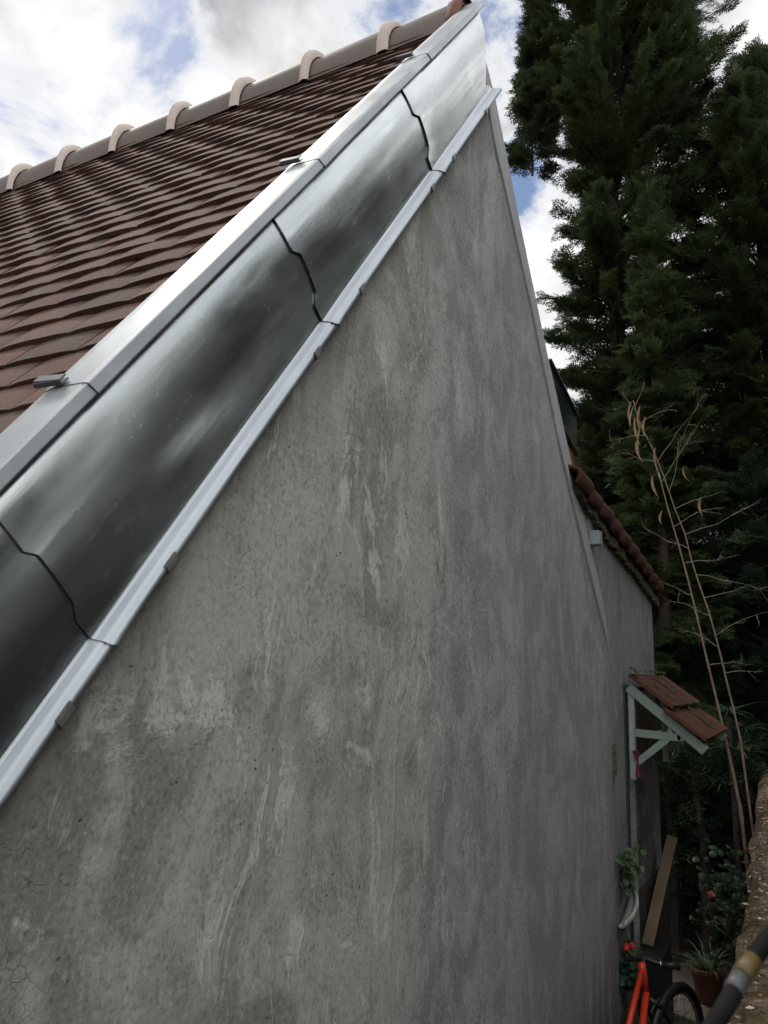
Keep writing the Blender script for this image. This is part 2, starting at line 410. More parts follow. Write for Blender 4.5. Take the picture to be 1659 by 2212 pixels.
M_BRICK = simple('bare_brick', (.16, .14, .115), .9, 0, .35, 40, .004)
M_POT = simple('terracotta_pot', (.13, .05, .033), .8, 0, .25, 9, .001)
M_SOIL = simple('soil', (.03, .024, .018), .95, 0, .4, 30, .006)
M_CANE = simple('dry_cane', (.21, .155, .105), .7, 0, .3, 15, .001)
M_TWIG = simple('dry_twig', (.20, .165, .13), .8, 0, .3, 15)
M_PURPLE = simple('purple_fabric', (.11, .006, .05), .7, 0, .3, 20)
M_YELLOW = simple('yellow_tape', (.085, .062, .016), .5, 0, .1, 20)
M_SILVER = simple('grey_tape', (.06, .06, .062), .45, 0, .15, 20)
M_HOSE = simple('worn_black_hose', (.008, .008, .009), .7, 0, .3, 25, 0, .08)
M_PLASTER_PALE = simple('pale_stoneware', (.34, .33, .30), .85, 0, .2, 10, .004)

def mat_leaf(name, c1, c2, trans=.25, rough=.55, spec=.25):
    m, n = mat(name)
    oi = n.n.new('ShaderNodeNewGeometry').outputs['Random Per Island']
    c = n.coord(); a = n.noise(c, 1.3, 3, .5)
    f = n.math('ADD', n.math('MULTIPLY', oi, .6), n.math('MULTIPLY', n.ramp(a, ((.35, 0.), (.65, 1.))), .4))
    col = n.mix(f, c1, c2)
    b = n.bsdf(col, rough, 0, None, spec)
    tr = n.n.new('ShaderNodeBsdfTranslucent'); n.put(tr.inputs[0], n.mix(.5, col, tuple(x * 1.6 for x in c2)))
    ms = n.n.new('ShaderNodeMixShader'); ms.inputs[0].default_value = trans
    out = [x for x in n.n if x.type == 'OUTPUT_MATERIAL'][0]
    n.l.new(b.outputs[0], ms.inputs[1]); n.l.new(tr.outputs[0], ms.inputs[2]); n.l.new(ms.outputs[0], out.inputs[0])
    return m
M_CON1 = mat_leaf('conifer_green', (.024, .042, .019), (.060, .084, .032))
M_CON2 = mat_leaf('conifer_blue_green', (.018, .038, .024), (.040, .070, .040))
M_CON3 = mat_leaf('conifer_fresh_green', (.028, .050, .018), (.064, .092, .033))
M_GARDEN = mat_leaf('garden_tree_green', (.036, .064, .018), (.075, .112, .032))
M_HEDGE = mat_leaf('hedge_green', (.014, .028, .014), (.03, .05, .022), .15)
M_IVY = mat_leaf('ivy_leaf', (.045, .08, .04), (.10, .15, .08), .2)
M_GRASSY = mat_leaf('strap_leaf', (.02, .04, .018), (.09, .13, .075), .2)
M_PALM = mat_leaf('palm_leaf', (.02, .045, .025), (.045, .08, .04), .2)
M_DRYLEAF = mat_leaf('dry_leaf', (.18, .12, .07), (.32, .24, .15), .2)
M_PETAL = mat_leaf('red_petal', (.45, .02, .02), (.55, .04, .03), .2)
M_PINK = mat_leaf('pink_petal', (.35, .10, .08), (.42, .14, .11), .2)
M_BARK = simple('bark', (.06, .045, .035), .9, 0, .4, 12, .01)

# ================================================================= the ground
def mat_paving():
    m, n = mat('paving'); c = n.coord()
    a = n.noise(c, 3, 7, .6); g = n.noise(c, 70, 4, .7)
    br = n.n.new('ShaderNodeTexBrick'); n.put(br.inputs['Vector'], c); br.inputs['Scale'].default_value = 2.0
    br.inputs['Mortar Size'].default_value = .012; br.inputs['Color1'].default_value = (.085, .072, .058, 1); br.inputs['Color2'].default_value = (.07, .062, .05, 1)
    br.inputs['Mortar'].default_value = (.07, .06, .05, 1)
    col = n.mix(n.ramp(a, ((.35, .0), (.7, .6))), br.outputs[0], (.11, .095, .08)); col = n.mix(n.ramp(g, ((.35, .5), (.55, 0.))), col, (.08, .07, .06))
    n.bsdf(col, .85, 0, n.bump(n.math('ADD', g, br.outputs[1]), .4, .004), .3); return m
M_PAVE = mat_paving()
M_EARTH = simple('garden_earth', (.06, .05, .035), .95, 0, .4, 6, .01)
tag(mesh_obj('ground', [(-120, -120, 0), (160, -120, 0), (160, 120, 0), (-120, 120, 0)], [(0, 1, 2, 3)], M_EARTH), kind='structure')
tag(mesh_obj('path', [(-4, -.8, .004), (9.5, -.8, .004), (9.5, .9, .004), (-4, .9, .004)], [(0, 1, 2, 3)], M_PAVE), kind='structure')

# ================================================================= the house
def rk(t, n, y): return A0 + T * t + NN * n + np.array([0, y, 0])      # point given along / across the rake
house = thing('house', (0, 0, 0), 'grey rendered gable house with brown tiled roof and zinc verge', 'house')

TL = -4.06
# border polylines of the far rake: inner (wall plane) and outer (set back edge)
GR = [(2.70, 2.285), (2.80, 2.125), (2.966, 1.965), (3.319, 1.583), (3.727, 1.090), (4.072, .746), (4.461, .379), (4.757, .103)]
OUT = [(2.805, .10, 2.865), (3.067, .09, 2.60), (3.39, .08, 2.15), (3.77, .06, 1.61), (3.935, .05, 1.395), (4.215, .035, 1.015), (4.665, .012, .470), (4.825, .0, .085)]
def wall_mesh():
    mb = MB()
    # front face, one sheet with a slightly wavy surface and a worn far corner
    zs = np.linspace(0, 1, 150)
    nx = 120
    def xr(z):      # right limit for height z above eye
        pts = GR[::-1]
        zz = [p[1] for p in pts]; xx = [p[0] for p in pts]
        if z <= zz[0]: return 4.757 - .018 * (.103 - z) + .010 * float(fbm(z * 2.2, 3.3, 0, 4, 4)) - (.03 * math.exp(-((z + 1.02) / .12) ** 2))
        return float(np.interp(z, zz, xx)) + .004 * float(fbm(z * 9, 1, 0, 3, 8))
    def xl(z):
        # left rake: line n = .012
        p = A0 + NN * .012; zl = z + H
        t = (zl - p[2]) / T[2]; x = p[0] + T[0] * t
        return max(x, .36)
    ztop = 2.285
    zz = np.concatenate([np.linspace(-H, -.9, 30), np.linspace(-.88, ztop, 130)])
    P = np.zeros((len(zz), nx, 3))
    for i, z in enumerate(zz):
        a, b = xl(z), xr(z); b = max(b, a + .001)
        u = np.linspace(0, 1, nx); x = a + (b - a) * u
        y = .006 * fbm(x * 1.3, z * 1.1, 0, 4, 21) + .0022 * fbm(x * 5, z * 3, 0, 4, 5)
        y = y * np.clip((b - x) / .1, 0, 1) * np.clip((x - a) / .1, 0, 1)
        # rounded, slightly bulging far corner
        P[i, :, 0] = x; P[i, :, 1] = y; P[i, :, 2] = z + H
    mb.grid(P, 0, True)
    # far side return of the wall
    pr = [(xr(z), z + H) for z in zz if z <= .103]
    for i in range(len(pr) - 1):
        (x0, z0), (x1, z1) = pr[i], pr[i + 1]
        mb.add([(x0, 0, z0), (x0 - .0, 6.2, z0), (x1, 6.2, z1), (x1, 0, z1)], [(0, 1, 2, 3)])
    # near side wall and back
    mb.add([(.36, 0, 0), (.36, 6.2, 0), (.36, 6.2, 1.30), (.36, 0, 1.30)], [(0, 3, 2, 1)])
    ap = rk(0, .16, 0)
    mb.add([(.36, 6.2, 0), (4.757, 6.2, 0), (4.757, 6.2, .1 + H), (2.80, 6.2, 2.80 + H), (.36, 6.2, 1.34)], [(0, 1, 2, 3, 4)])
    return mb
wall = wall_mesh().build('wall', M_WALL, house, True)
# set-back cement edge of the far rake with its groove
def edge_strip():
    mb = MB(); K = 60
    def samp(pl, u):
        pl = np.array(pl); s = np.r_[0, np.cumsum(np.linalg.norm(np.diff(pl, axis=0), axis=1))]; s /= s[-1]
        return np.array([np.interp(u, s, pl[:, k]) for k in range(pl.shape[1])]).T
    u = np.linspace(0, 1, K)
    g = samp([(a, .0, b) for a, b in GR], u); o = samp(OUT, u)
    o[0] = OUT[0]; w = (o - g)
    g3 = g.copy(); g3[:, 2] += H; o3 = o.copy(); o3[:, 2] += H
    jig = np.array([[.004 * float(fbm(q * 30, 2, 0, 4, 3)), 0, .004 * float(fbm(q * 30, 9, 0, 4, 3))] for q in u])
    o3 = o3 + jig
    rec = g3 + np.array([.0, .055, 0])
    gl = np.clip(np.linalg.norm(w, axis=1), .001, 9)
    fr = np.clip(.052 / gl, 0, .6)[:, None]
    lip = g3 + w * fr; lip[:, 1] = rec[:, 1] * .9; lip2 = g3 + w * np.clip(fr * 1.25, 0, .8); lip2[:, 1] = np.minimum(o3[:, 1] * .1, .004)
    back = o3 + np.array([-.02, .05, -.03])
    mb.grid(np.stack([g3, rec, lip, lip2, lip2 * .5 + o3 * .5, o3, back]), 0)
    return mb
edge_strip().build('verge_edge', M_TRIM, house, False)

# zinc verge: four sheets that overlap like shingles, upper over lower
JO = [(.286, 0.), (.205, -.040), (.186, -.018), (.094, -.044), (.071, -.074), (.045, -.074), (.016, -.070), (-.012, -.036)]
def prof(n):
    return .005 + .058 * max(0., min(1., (n - .031) / .255)) ** 3.0 if n >= .031 else float(np.interp(n, [.014, .0185, .0215, .028, .031], [-.030, -.0215, -.0200, -.002, .005]))
def joint_t(n, k, sc):
    ns = [p[0] for p in JO][::-1]; ts = [p[1] for p in JO][::-1]
    return k + sc * float(np.interp(n, ns, ts))
def sheet(ta, tb, sa, sb, lift_a):
    """sheet from rake position ta (lower joint) to tb; zigzag joints"""
    mb = MB()
    nl = np.array(sorted(set(np.round(np.concatenate([np.linspace(.286, .05, 24), [.205, .186, .094, .071], [.036, .031, .028, .0245, .0215, .0185, .0155], [.010, .004, -.008]]), 4)), reverse=True))
    K = 44; P = np.zeros((K, len(nl), 3))
    for j, n in enumerate(nl):
        a = joint_t(n, ta, sa); b = joint_t(n, tb, sb)
        for i in range(K):
            u = i / (K - 1); t = a + (b - a) * u
            y = prof(n) if n > .014 else -.030
            if n <= .004: y = -.028
            if n < -.005: y = -.012
            lift = .0055 * math.exp(-(t - a) / .12) * lift_a + .0005 * (1 - u)
            wv = .0013 * float(fbm(t * 2.3, n * 5, ta * 3, 2, 17)) * (1 if n > .05 else .25)
            if t > .10 - 0.: t = t
            p = rk(t, n, y - lift - wv)
            P[i, j] = p
    # cut off at the ridge: nothing beyond the apex plane
    lim = 2.742
    for j, n in enumerate(nl):
        l2 = lim if n > .05 else 2.742 + (0.05 - n) * 1.6
        if n > .05: l2 = 2.765 - .060 * (1 - (n - .05) / .24)
        over = P[:, j, 0] > l2
        if over.any():
            a = P[0, j]; tt = np.linspace(0, 1, K)
            e = None
            bx = P[-1, j, 0]; fr = (l2 - a[0]) / (bx - a[0])
            b = a + (P[-1, j] - a) * fr
            for i in range(K):
                q = a + (b - a) * tt[i]; q[1] = P[i, j, 1]; P[i, j] = q
    mb.grid(P, 0, False)
    # turned edge that gives the sheet its thickness at the joint
    e0 = P[0]; e1 = e0 + np.array([0, .004, 0]) + T * .002
    mb.grid(np.stack([e1, e0]), 0, False)
    o = mb.build('flashing_sheet', M_ZINC, house, True)
    return o
ks = [-3.98, -2.973, -1.918, -.86, .42]
scs = [1.0, .55, 1.0, 1.35, 0.]
fl = []
for i in range(4):
    fl.append(sheet(ks[i], ks[i + 1] + .06, scs[i], scs[i + 1], 1.0))
    # brighter folded lip is part of the same sheet: give its faces the lip finish
    me = fl[-1].data; me.materials.append(M_LIP)
    for p in me.polygons:
        c = np.array(p.center) - A0; nn_ = float(c @ NN)
        if nn_ < .031: p.material_index = 1

# folded cap over the roof edge, in four lengths with clips at the joints
CP = [(.262, .150), (.309, .143), (.314, .112), (.3125, .050), (.3105, .040), (.289, .032), (.286, .034), (.285, .062)]
def cap(ta, tb, grow):
    mb = MB(); K = 24; P = np.zeros((K, len(CP), 3))
    cn, cy = .29, .10
    for i in range(K):
        t = ta + (tb - ta) * i / (K - 1)
        for j, (n, y) in enumerate(CP):
            g = grow * math.exp(-(t - ta) / .25)
            n2 = cn + (n - cn) * (1 + g) + .0008 * float(vnoise(t * 5, j * .3, 0, 3)); y2 = cy + (y - cy) * (1 + g)
            tt = min(t, .315 + (.012 if y < .06 else 0)) if tb > .3 else t
            P[i, j] = rk(tt, n2, y2)
    mb.grid(P, 0, False)
    mb.grid(np.stack([P[0], P[0] * .97 + rk(ta, cn, cy) * .03 + T * .001]), 0, True)
    return mb.build('verge_cap', M_CAP, house, False)
# rake position at the top where the two roof slopes meet is about .36 for n=.29
cks = [-3.75, -2.675, -1.60, -.54, .385]
for i in range(4): bevel(cap(cks[i] - .02, cks[i + 1] + .01, .05), .0018, 2)
def clip_top(t):
    mb = MB()
    # folded channel lying across the cap on its inner side
    for (dy0, dy1, dn, th_) in ((.140, .092, .322, .004),):
        a = rk(t - .012, dn, dy0 + .012); b = rk(t - .012, dn - .003, dy1)
        mb.beam(a, b, T, .020, .003)
        mb.beam(a + NN * .005 - T * .012, b + NN * .005 - T * .009, NN, .008, .003)
        mb.beam(a + NN * .010, b + NN * .008, T, .018, .003)
    return mb.build('cap_clip', M_DCLIP, house)
for t in cks[1:4]: clip_top(t)
for t in (-3.14, -2.82, -2.115, -1.79, -1.08, -.80, -.28):
    mb = MB(); L = .036 if t < -2.5 else .030
    P = []
    for dt in (-L / 2, L / 2): P.append([rk(t + dt, n, y) for n, y in ((.019, -.0325), (.013, -.0335), (.004, -.0335), (-.002, -.032), (-.004, -.016))])
    P = np.array(P); mb.grid(P, 0, True)
    o = mb.build('lip_clip', M_CLIP, house); sm = o.modifiers.new('s', 'SOLIDIFY'); sm.thickness = .003; sm.offset = -1

# roof tiles: one surface of single small flat tiles, cambered and slightly uneven
def roof_tiles():
    mb = MB(); e = .111; W = .222; th = .0145
    ncourse = int((4.2 + .38) / e); nt = 30
    for i in range(ncourse):
        t0 = -4.2 + i * e                       # lower edge of this course
        off = (i % 2) * W / 2 + random.uniform(-.006, .006)
        for k in range(nt):
            y0 = .10 + k * W - off; y1 = y0 + W - .0015
            if y1 < .14: continue
            y0 = max(y0, .122)
            L = .145; dz = random.uniform(-.0008, .0016); tilt = random.uniform(-.0014, .0014); cam_ = random.uniform(.001, .0042)
            skew = random.uniform(-.004, .004); NS = 6
            top = []; bot = []; topb = []
            for s in range(NS + 1):
                u = s / NS; y = y0 + (y1 - y0) * u
                c = cam_ * (1 - (2 * u - 1) ** 2) + tilt * (2 * u - 1) + dz
                edge = -.002 * max(0, abs(2 * u - 1) - .8) / .2 + .0022 * float(vnoise(y * 3.1, t0 * 9, 0, 3))
                n1 = .268 + c + edge; t1 = t0 + skew * (2 * u - 1) + .0012 * math.sin(u * 9 + k)
                top.append(rk(t1, n1, y)); bot.append(rk(t1 + .001, n1 - th, y)); topb.append(rk(t0 + L, n1 - .0145, y))
            mb.grid(np.array([bot, top, topb]), 0, True)
            mb.add([top[0], topb[0], topb[0] - NN * th, bot[0]], [(0, 1, 2, 3)])
            mb.add([top[-1], topb[-1], topb[-1] - NN * th, bot[-1]], [(3, 2, 1, 0)])
    # boarding below
    q = [rk(-4.2, .225, .12), rk(-4.2, .225, 6.4), rk(.34, .225, 6.4), rk(.34, .225, .12)]
    mb.add(q, [(0, 1, 2, 3)])
    return mb
ro = roof_tiles().build('roof', M_TILE, house)
mb = MB()       # far slope
u = np.array([[2.80, 2.84], [4.75, .06]])
for k in range(24):
    a = u[0] + (u[1] - u[0]) * k / 24; b = u[0] + (u[1] - u[0]) * (k + 1.2) / 24
    mb.add([(a[0], .16, a[1] + H - .03), (a[0], 6.3, a[1] + H - .03), (b[0], 6.3, b[1] + H), (b[0], .16, b[1] + H), (b[0], .16, b[1] + H - .015), (b[0], 6.3, b[1] + H - .015)], [(0, 1, 2, 3)[::-1], (3, 2, 5, 4)[::-1]])
mb.build('roof', M_TILE, house)

# ridge tiles with pale mortar collars
def ridge_piece(y0, y1, r0, r1):
    mb = MB(); K = 18; P = []
    for y, r in ((y1, r1), (y0, r0)):
        row = []
        for k in range(K + 1):
            a = math.pi * (k / K)
            row.append((2.80 - r * 1.12 * math.cos(a), y, RZ + r * 1.92 * math.copysign(abs(math.sin(a)) ** .85, math.sin(a))))
        P.append(row)
    mb.grid(np.array(P), 0)
    P2 = np.array(P); c = np.array([2.80, 0, RZ]); 
    inner = P2.copy(); inner[:, :, 0] = 2.80 + (P2[:, :, 0] - 2.80) * .86; inner[:, :, 2] = RZ + (P2[:, :, 2] - RZ) * .86
    mb.grid(inner, 0, True); mb.grid(np.stack([P2[1], inner[1]]), 0, False)
    return mb
RZ = 2.702 + H
def collar(y, wd, r, rise):
    mb = MB(); K = 24; rows = []
    for (dy, kk) in ((-wd / 2, -.2), (-wd / 2 + .003, .35), (-wd * .30, .8), (0, 1.), (wd * .25, .9), (wd * .45, .5), (wd * .6, -.2)):
        row = []
        for k in range(K + 1):
            a = math.pi * (k / K); sn = math.sin(a); rr = r + rise * kk * (.30 + .70 * sn ** 2)
            j = .0015 * float(vnoise(k * .6, y * 9, dy * 30, 2)); wy = dy * (.62 + .55 * sn ** 3)
            row.append((2.80 - (rr + j) * 1.12 * math.cos(a), y + wy + .003 * float(vnoise(k * .5, y * 7, 1, 5)), RZ + (r * 1.92 * sn ** .85 if sn > 0 else 0) + rise * kk * sn * 1.1 + j - .004))
        rows.append(row)
    mb.grid(np.array(rows), 0, True); return mb
SPC = .4094; Y0R = .479
for k in range(-1, 14):
    ya = Y0R + SPC * k + .0; yb = ya + SPC
    if k == -1: ya = .125
    rp = ridge_piece(ya, yb + .02, .100, .090).build('ridge_tile', M_RIDGE, house, True)
    if k >= 0:
        collar(ya + .005 + random.uniform(-.006, .006), .085 * random.uniform(.88, 1.12), .100, .030 * random.uniform(.85, 1.15)).build('mortar_collar', M_MORTAR, rp, True)
mb = MB(); K = 16; rows = []
for y, r in ((.115, .0985), (.118, .1015), (.145, .1010), (.175, .097)):
    rows.append([(2.80 - r * 1.12 * math.cos(math.pi * k / K), y, RZ + r * 1.92 * abs(math.sin(math.pi * k / K)) ** .85) for k in range(K + 1)])
mb.grid(np.array(rows), 0, True)
o = mb.build('ridge_end', M_TERRA, house, True); s = o.modifiers.new('s', 'SOLIDIFY'); s.thickness = .012; s.offset = 1
# bed of terracotta under the ridge tiles
mb = MB()
P = []
for y in np.linspace(.17, 6.3, 120):
    j = .006 * float(vnoise(y * 9, 0, 0, 6))
    P.append([rk(.200 + j, .262, y), rk(.192 + j, .284, y), rk(.24, .292, y)])
mb.grid(np.array(P), 0, True); o = mb.build('ridge_bed', M_TERRA, house)

# roof window standing open on the far slope
rw = thing('roof_window', (5.0, .4, 1.7 + H), 'dark roof window standing open behind the gable edge', 'roof window')
mb = MB(); y0, y1 = .40, .425
q = [(5.00, 2.10), (5.25, 2.055), (5.52, 2.012), (5.66, 1.965), (5.735, 1.925), (5.740, 1.84), (5.735, 1.62), (5.34, 1.715), (4.9, 1.80)]
mb.add([(x, y0, z + H) for x, z in q] + [(x, y1 + .4, z + H) for x, z in q], [tuple(range(9))[::-1], tuple(range(9, 18))] + [(i, (i + 1) % 9, (i + 1) % 9 + 9, i + 9) for i in range(9)])
mb.build('glass', M_GLASS, rw)
mb = MB()
mb.beam((5.0, .395, 2.105 + H), (5.735, .395, 1.93 + H), (0, 1, 0), .03, .012); mb.beam((5.735, .395, 1.62 + H), (4.9, .395, 1.80 + H), (0, 1, 0), .03, .010)
mb.build('frame', M_FRAME, rw)
mb = MB(); mb.hexa([(4.95, .41, 1.45 + H), (5.66, .41, 1.36 + H), (5.66, .6, 1.36 + H), (4.95, .6, 1.45 + H), (4.95, .41, 1.77 + H), (5.66, .41, 1.612 + H), (5.66, .6, 1.612 + H), (4.95, .6, 1.77 + H)])
mb.build('kerb', simple('brown_timber', (.20, .09, .045), .7, 0, .2, 10), rw)

# ================================================================= the annex
annex = thing('annex', (4.3, .01, 0), 'low pale plastered annex behind the gable under an old orange tile verge', 'building')
YA = .030
def zt(x): return float(np.interp(x, [3.9, 4.1, 4.74, 5.74, 6.47, 6.7], [1.02, .985, .850, .722, .61, .57])) + H
mb = MB()
xs = np.linspace(4.0, 5.262, 24); P = np.array([[(x, YA + .004 * float(fbm(x * 2, z * 2, 0, 3, 9)), z) for z in np.linspace(0, zt(x), 30)] for x in xs]); mb.grid(P, 0, True)
xs = np.linspace(5.262, 5.56, 4); P = np.array([[(x, YA, z) for z in np.linspace(H - .03, zt(x), 10)] for x in xs]); mb.grid(P, 0, True)
xs = np.linspace(5.56, 6.5, 20); P = np.array([[(x, YA + .004 * float(fbm(x * 2, z * 2, 0, 3, 9)), z) for z in np.linspace(0, zt(x), 30)] for x in xs]); mb.grid(P, 0, True)
mb.add([(6.5, YA, 0), (6.5, 4, 0), (6.5, 4, zt(6.5)), (6.5, YA, zt(6.5))], [(0, 1, 2, 3)])
mb.add([(5.262, YA, 0), (5.262, .15, 0), (5.262, .15, H), (5.262, YA, H)], [(0, 1, 2, 3)])
mb.add([(5.56, YA, 0), (5.56, .15, 0), (5.56, .15, H), (5.56, YA, H)], [(3, 2, 1, 0)])
mb.build('wall', M_ANNEX, annex, True)
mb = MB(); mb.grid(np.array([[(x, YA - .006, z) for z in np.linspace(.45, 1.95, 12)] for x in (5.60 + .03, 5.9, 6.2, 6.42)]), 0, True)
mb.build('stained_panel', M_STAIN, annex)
MB().box((5.58, -.012, 0), (6.51, YA + .004, 1.0)).build('plinth', M_DARKWOOD, annex)
dr = MB().box((5.27, .08, 0), (5.555, .12, H - .05)).build('door', M_DARKWOOD, annex)
mb = MB()
for x in (5.27, 5.30, 5.335): mb.box((x, .0 + .01 * ((x * 100) % 3), .0), (x + .018, .08, H - .06))
mb.build('frame', M_FRAME, dr)
# annex roof: shallow, with one course of big old tiles hanging over the wall
tops = [(3.55, 1.125), (4.321, 1.012), (4.829, .949), (5.336, .881), (5.98, .805), (6.846, .70)]
xt = np.linspace(4.0, 6.62, 11)
for k in range(len(xt) - 1):
    x0, x1 = xt[k], xt[k + 1]
    za, zb = [float(np.interp(x, [p[0] for p in tops], [p[1] for p in tops])) + H for x in (x0, x1)]
    mb = MB(); rows = []
    jt = random.uniform(-.008, .008); lift = .03
    for (x, z, l) in ((x0 - .02, za, -.004), (x0 + (x1 - x0) * .6, za + (zb - za) * .6, .010), (x1, zb, .020), (x1 + .008, zb, .006)):
        r = []
        for (dy, dz) in ((-.012, -.066), (-.024, -.046), (-.032, -.022), (-.028, -.004), (-.014, .004), (.02, .012), (.10, .03), (.25, .08)):
            r.append((x + jt, dy + jt, z + dz + l))
        rows.append(r)
    mb.grid(np.array(rows), 0, True)
    o = mb.build('verge_tile', M_OLDTILE, annex, True); s = o.modifiers.new('s', 'SOLIDIFY'); s.thickness = .018; s.offset = -1
mb = MB(); mb.grid(np.array([[(x, y, float(np.interp(x, [p[0] for p in tops], [p[1] for p in tops])) + H - .03 + (y * .30)) for y in (.05, 4.)] for x in np.linspace(4.78, 6.75, 12)]), 0, True)
mb.build('roof', M_OLDTILE, annex)
mb = MB()       # mossy mortar bed under the verge
for x in np.arange(4.14, 6.6, .035):
    z = zt(x); s_ = random.uniform(.012, .03)
    mb.box((x, YA - .028 - random.uniform(0, .014), z - s_), (x + .04, YA + .03, z + .035))
mb.build('verge_bed', simple('mossy_mortar', (.085, .075, .055), .95, 0, .6, 30, .01), annex)
bevel(MB().box((4.44, -.030, .735 + H), (4.52, YA, .815 + H)).build('junction_box', M_BOX, annex), .006)
mb = MB()
for k in range(7): mb.box((4.80, .008 - .004 * (k % 2), H - .54 + k * .026), (4.92, .03, H - .54 + k * .026 + .022))
mb.build('brick_patch', M_BRICK, annex)

# ================================================================= canopy over the annex door
can = thing('door_canopy', (5.3, 0, H - .6), 'small pale green timber canopy with mossy orange tiles on the annex wall', 'canopy')
def rafter(x): return MB().beam((x, .0, H - .045), (x, -.437, H - .405), (1, 0, 0), .045, .058).build('rafter', M_GREENPAINT, can)
bevel(rafter(5.30), .003); bevel(rafter(6.60), .003)
for x in (5.31, 6.60):
    p = bevel(MB().beam((x, -.014, H - .055), (x, -.014, H - .60), (1, 0, 0), .05, .036).build('post', M_WHITEPAINT, can), .002)
    a = MB().beam((x, -.03, H - .322), (x, -.300, H - .335), (1, 0, 0), .045, .046); a.tube([(x - .0225, -.300, H - .335), (x + .0225, -.300, H - .335)], .0228, 14)
    bevel(a.build('arm', M_GREENPAINT, can), .002)
    bevel(MB().beam((x, -.03, H - .505), (x, -.225, H - .345), (1, 0, 0), .04, .042).build('brace', M_GREENPAINT, can), .002)
    bevel(MB().box((x - .02, -.255, H - .325), (x + .025, -.225, H - .265)).build('block', M_GREENPAINT, can), .003)
mb = MB()
for y, z in ((-.05, H - .055), (-.24, H - .215), (-.40, H - .35)): mb.box((5.29, y - .02, z - .012), (6.62, y + .02, z + .012))
mb.build('batten', M_DARKWOOD, can)
P1 = np.array([5.26, -.035, H + .012]); dd = np.array([0, -.404, -.346]); dd /= np.linalg.norm(dd); nn2 = np.array([0, -dd[2] * -1, 0]); nn2 = np.array([0, -.65, .76])
def ctile(x0, x1, s0, s1, lift0, lift1):
    mb = MB(); NX, NS = 14, 12; P = np.zeros((NS, NX, 3))
    for i in range(NS):
        s = s0 + (s1 - s0) * i / (NS - 1); l = lift0 + (lift1 - lift0) * i / (NS - 1)
        for j in range(NX):
            x = x0 + (x1 - x0) * j / (NX - 1)
            w_ = .004 * float(fbm(x * 6, s * 8, 0, 3, 31)); e = .007 * float(fbm(x * 9, s * 3, 4, 3, 12)) if i == NS - 1 else 0
            ex = .006 * float(fbm(s * 9, x, 2, 3, 19)) if j in (0, NX - 1) else 0
            P[i, j] = np.array([x + ex, P1[1], P1[2]]) + dd * (s + e) + nn2 * (l + w_)
    mb.grid(P, 0, False); o = mb.build('roof_tile', M_CANTILE, can, False)
    m = o.modifiers.new('s', 'SOLIDIFY'); m.thickness = .022; m.offset = -1
    return o
for a, b in ((5.25, 5.92), (5.93, 6.64)):
    ctile(a, b, -.03, .285, .010, .034); ctile(a - .02, b - .02, .255, .545, -.004, .016)
# moss along the tile joints
mb = MB()
for k in range(260):
    if k < 90: x = random.gauss(5.92, .02); s = random.uniform(0, .52)
    elif k < 170: x = random.uniform(5.26, 6.6); s = random.choice((-.03, .29)) + random.uniform(-.012, .012)
    elif k < 210: x = random.gauss(5.55, .06); s = random.uniform(.05, .25)
    else: x = random.gauss(5.30, .03); s = random.gauss(-.02, .02)
    r = random.uniform(.005, .016); c = np.array([x, P1[1], P1[2]]) + dd * s + nn2 * ((.034 if s < .29 else .016) + .001)
    pts = [c + np.array([math.cos(a) * r * random.uniform(.6, 1.2), 0, 0]) + dd * (math.sin(a) * r * random.uniform(.6, 1.3)) for a in np.linspace(0, 5.4, 7)]
    mb.add([c + nn2 * r * .7] + pts, [(0, i + 1, (i + 1) % 7 + 1) for i in range(7)])
tag(mb.build('moss', simple('moss', (.05, .05, .02), .95, 0, .5, 40, .004), can), kind='stuff')

# hanging ribbons by the canopy post
rb = thing('hanging_ribbon', (5.26, -.04, H - .42), 'purple ribbon bow hanging on a thin chain from the canopy post', 'ribbon')
MB().tube([(5.26, -.035, H - .29), (5.262, -.04, H - .36), (5.26, -.038, H - .43)], .003, 5).build('chain', M_CHROME, rb)
mb = MB()
def cone(mb, a, b, r0, r1, n=9):
    mb.tube([a, [(a[i] + b[i]) / 2 for i in range(3)], b], [r0, (r0 + r1) * .45, r1], n)
cone(mb, (5.26, -.038, H - .425), (5.258, -.048, H - .49), .022, .003); cone(mb, (5.258, -.048, H - .492), (5.262, -.05, H - .575), .004, .020)
mb.build('bow', M_PURPLE, rb)

# ================================================================= leaves and plants
def quads_from(center, axis, side, L, W):
    """arrays -> diamond leaf quads"""
    a = center; b = center + axis * L[:, None] * .45 + side * W[:, None] * .5; c = center + axis * L[:, None]; d_ = center + axis * L[:, None] * .45 - side * W[:, None] * .5
    return np.stack([a, b, c, d_], 1)
def norm(v): return v / np.maximum(np.linalg.norm(v, axis=-1, keepdims=True), 1e-9)

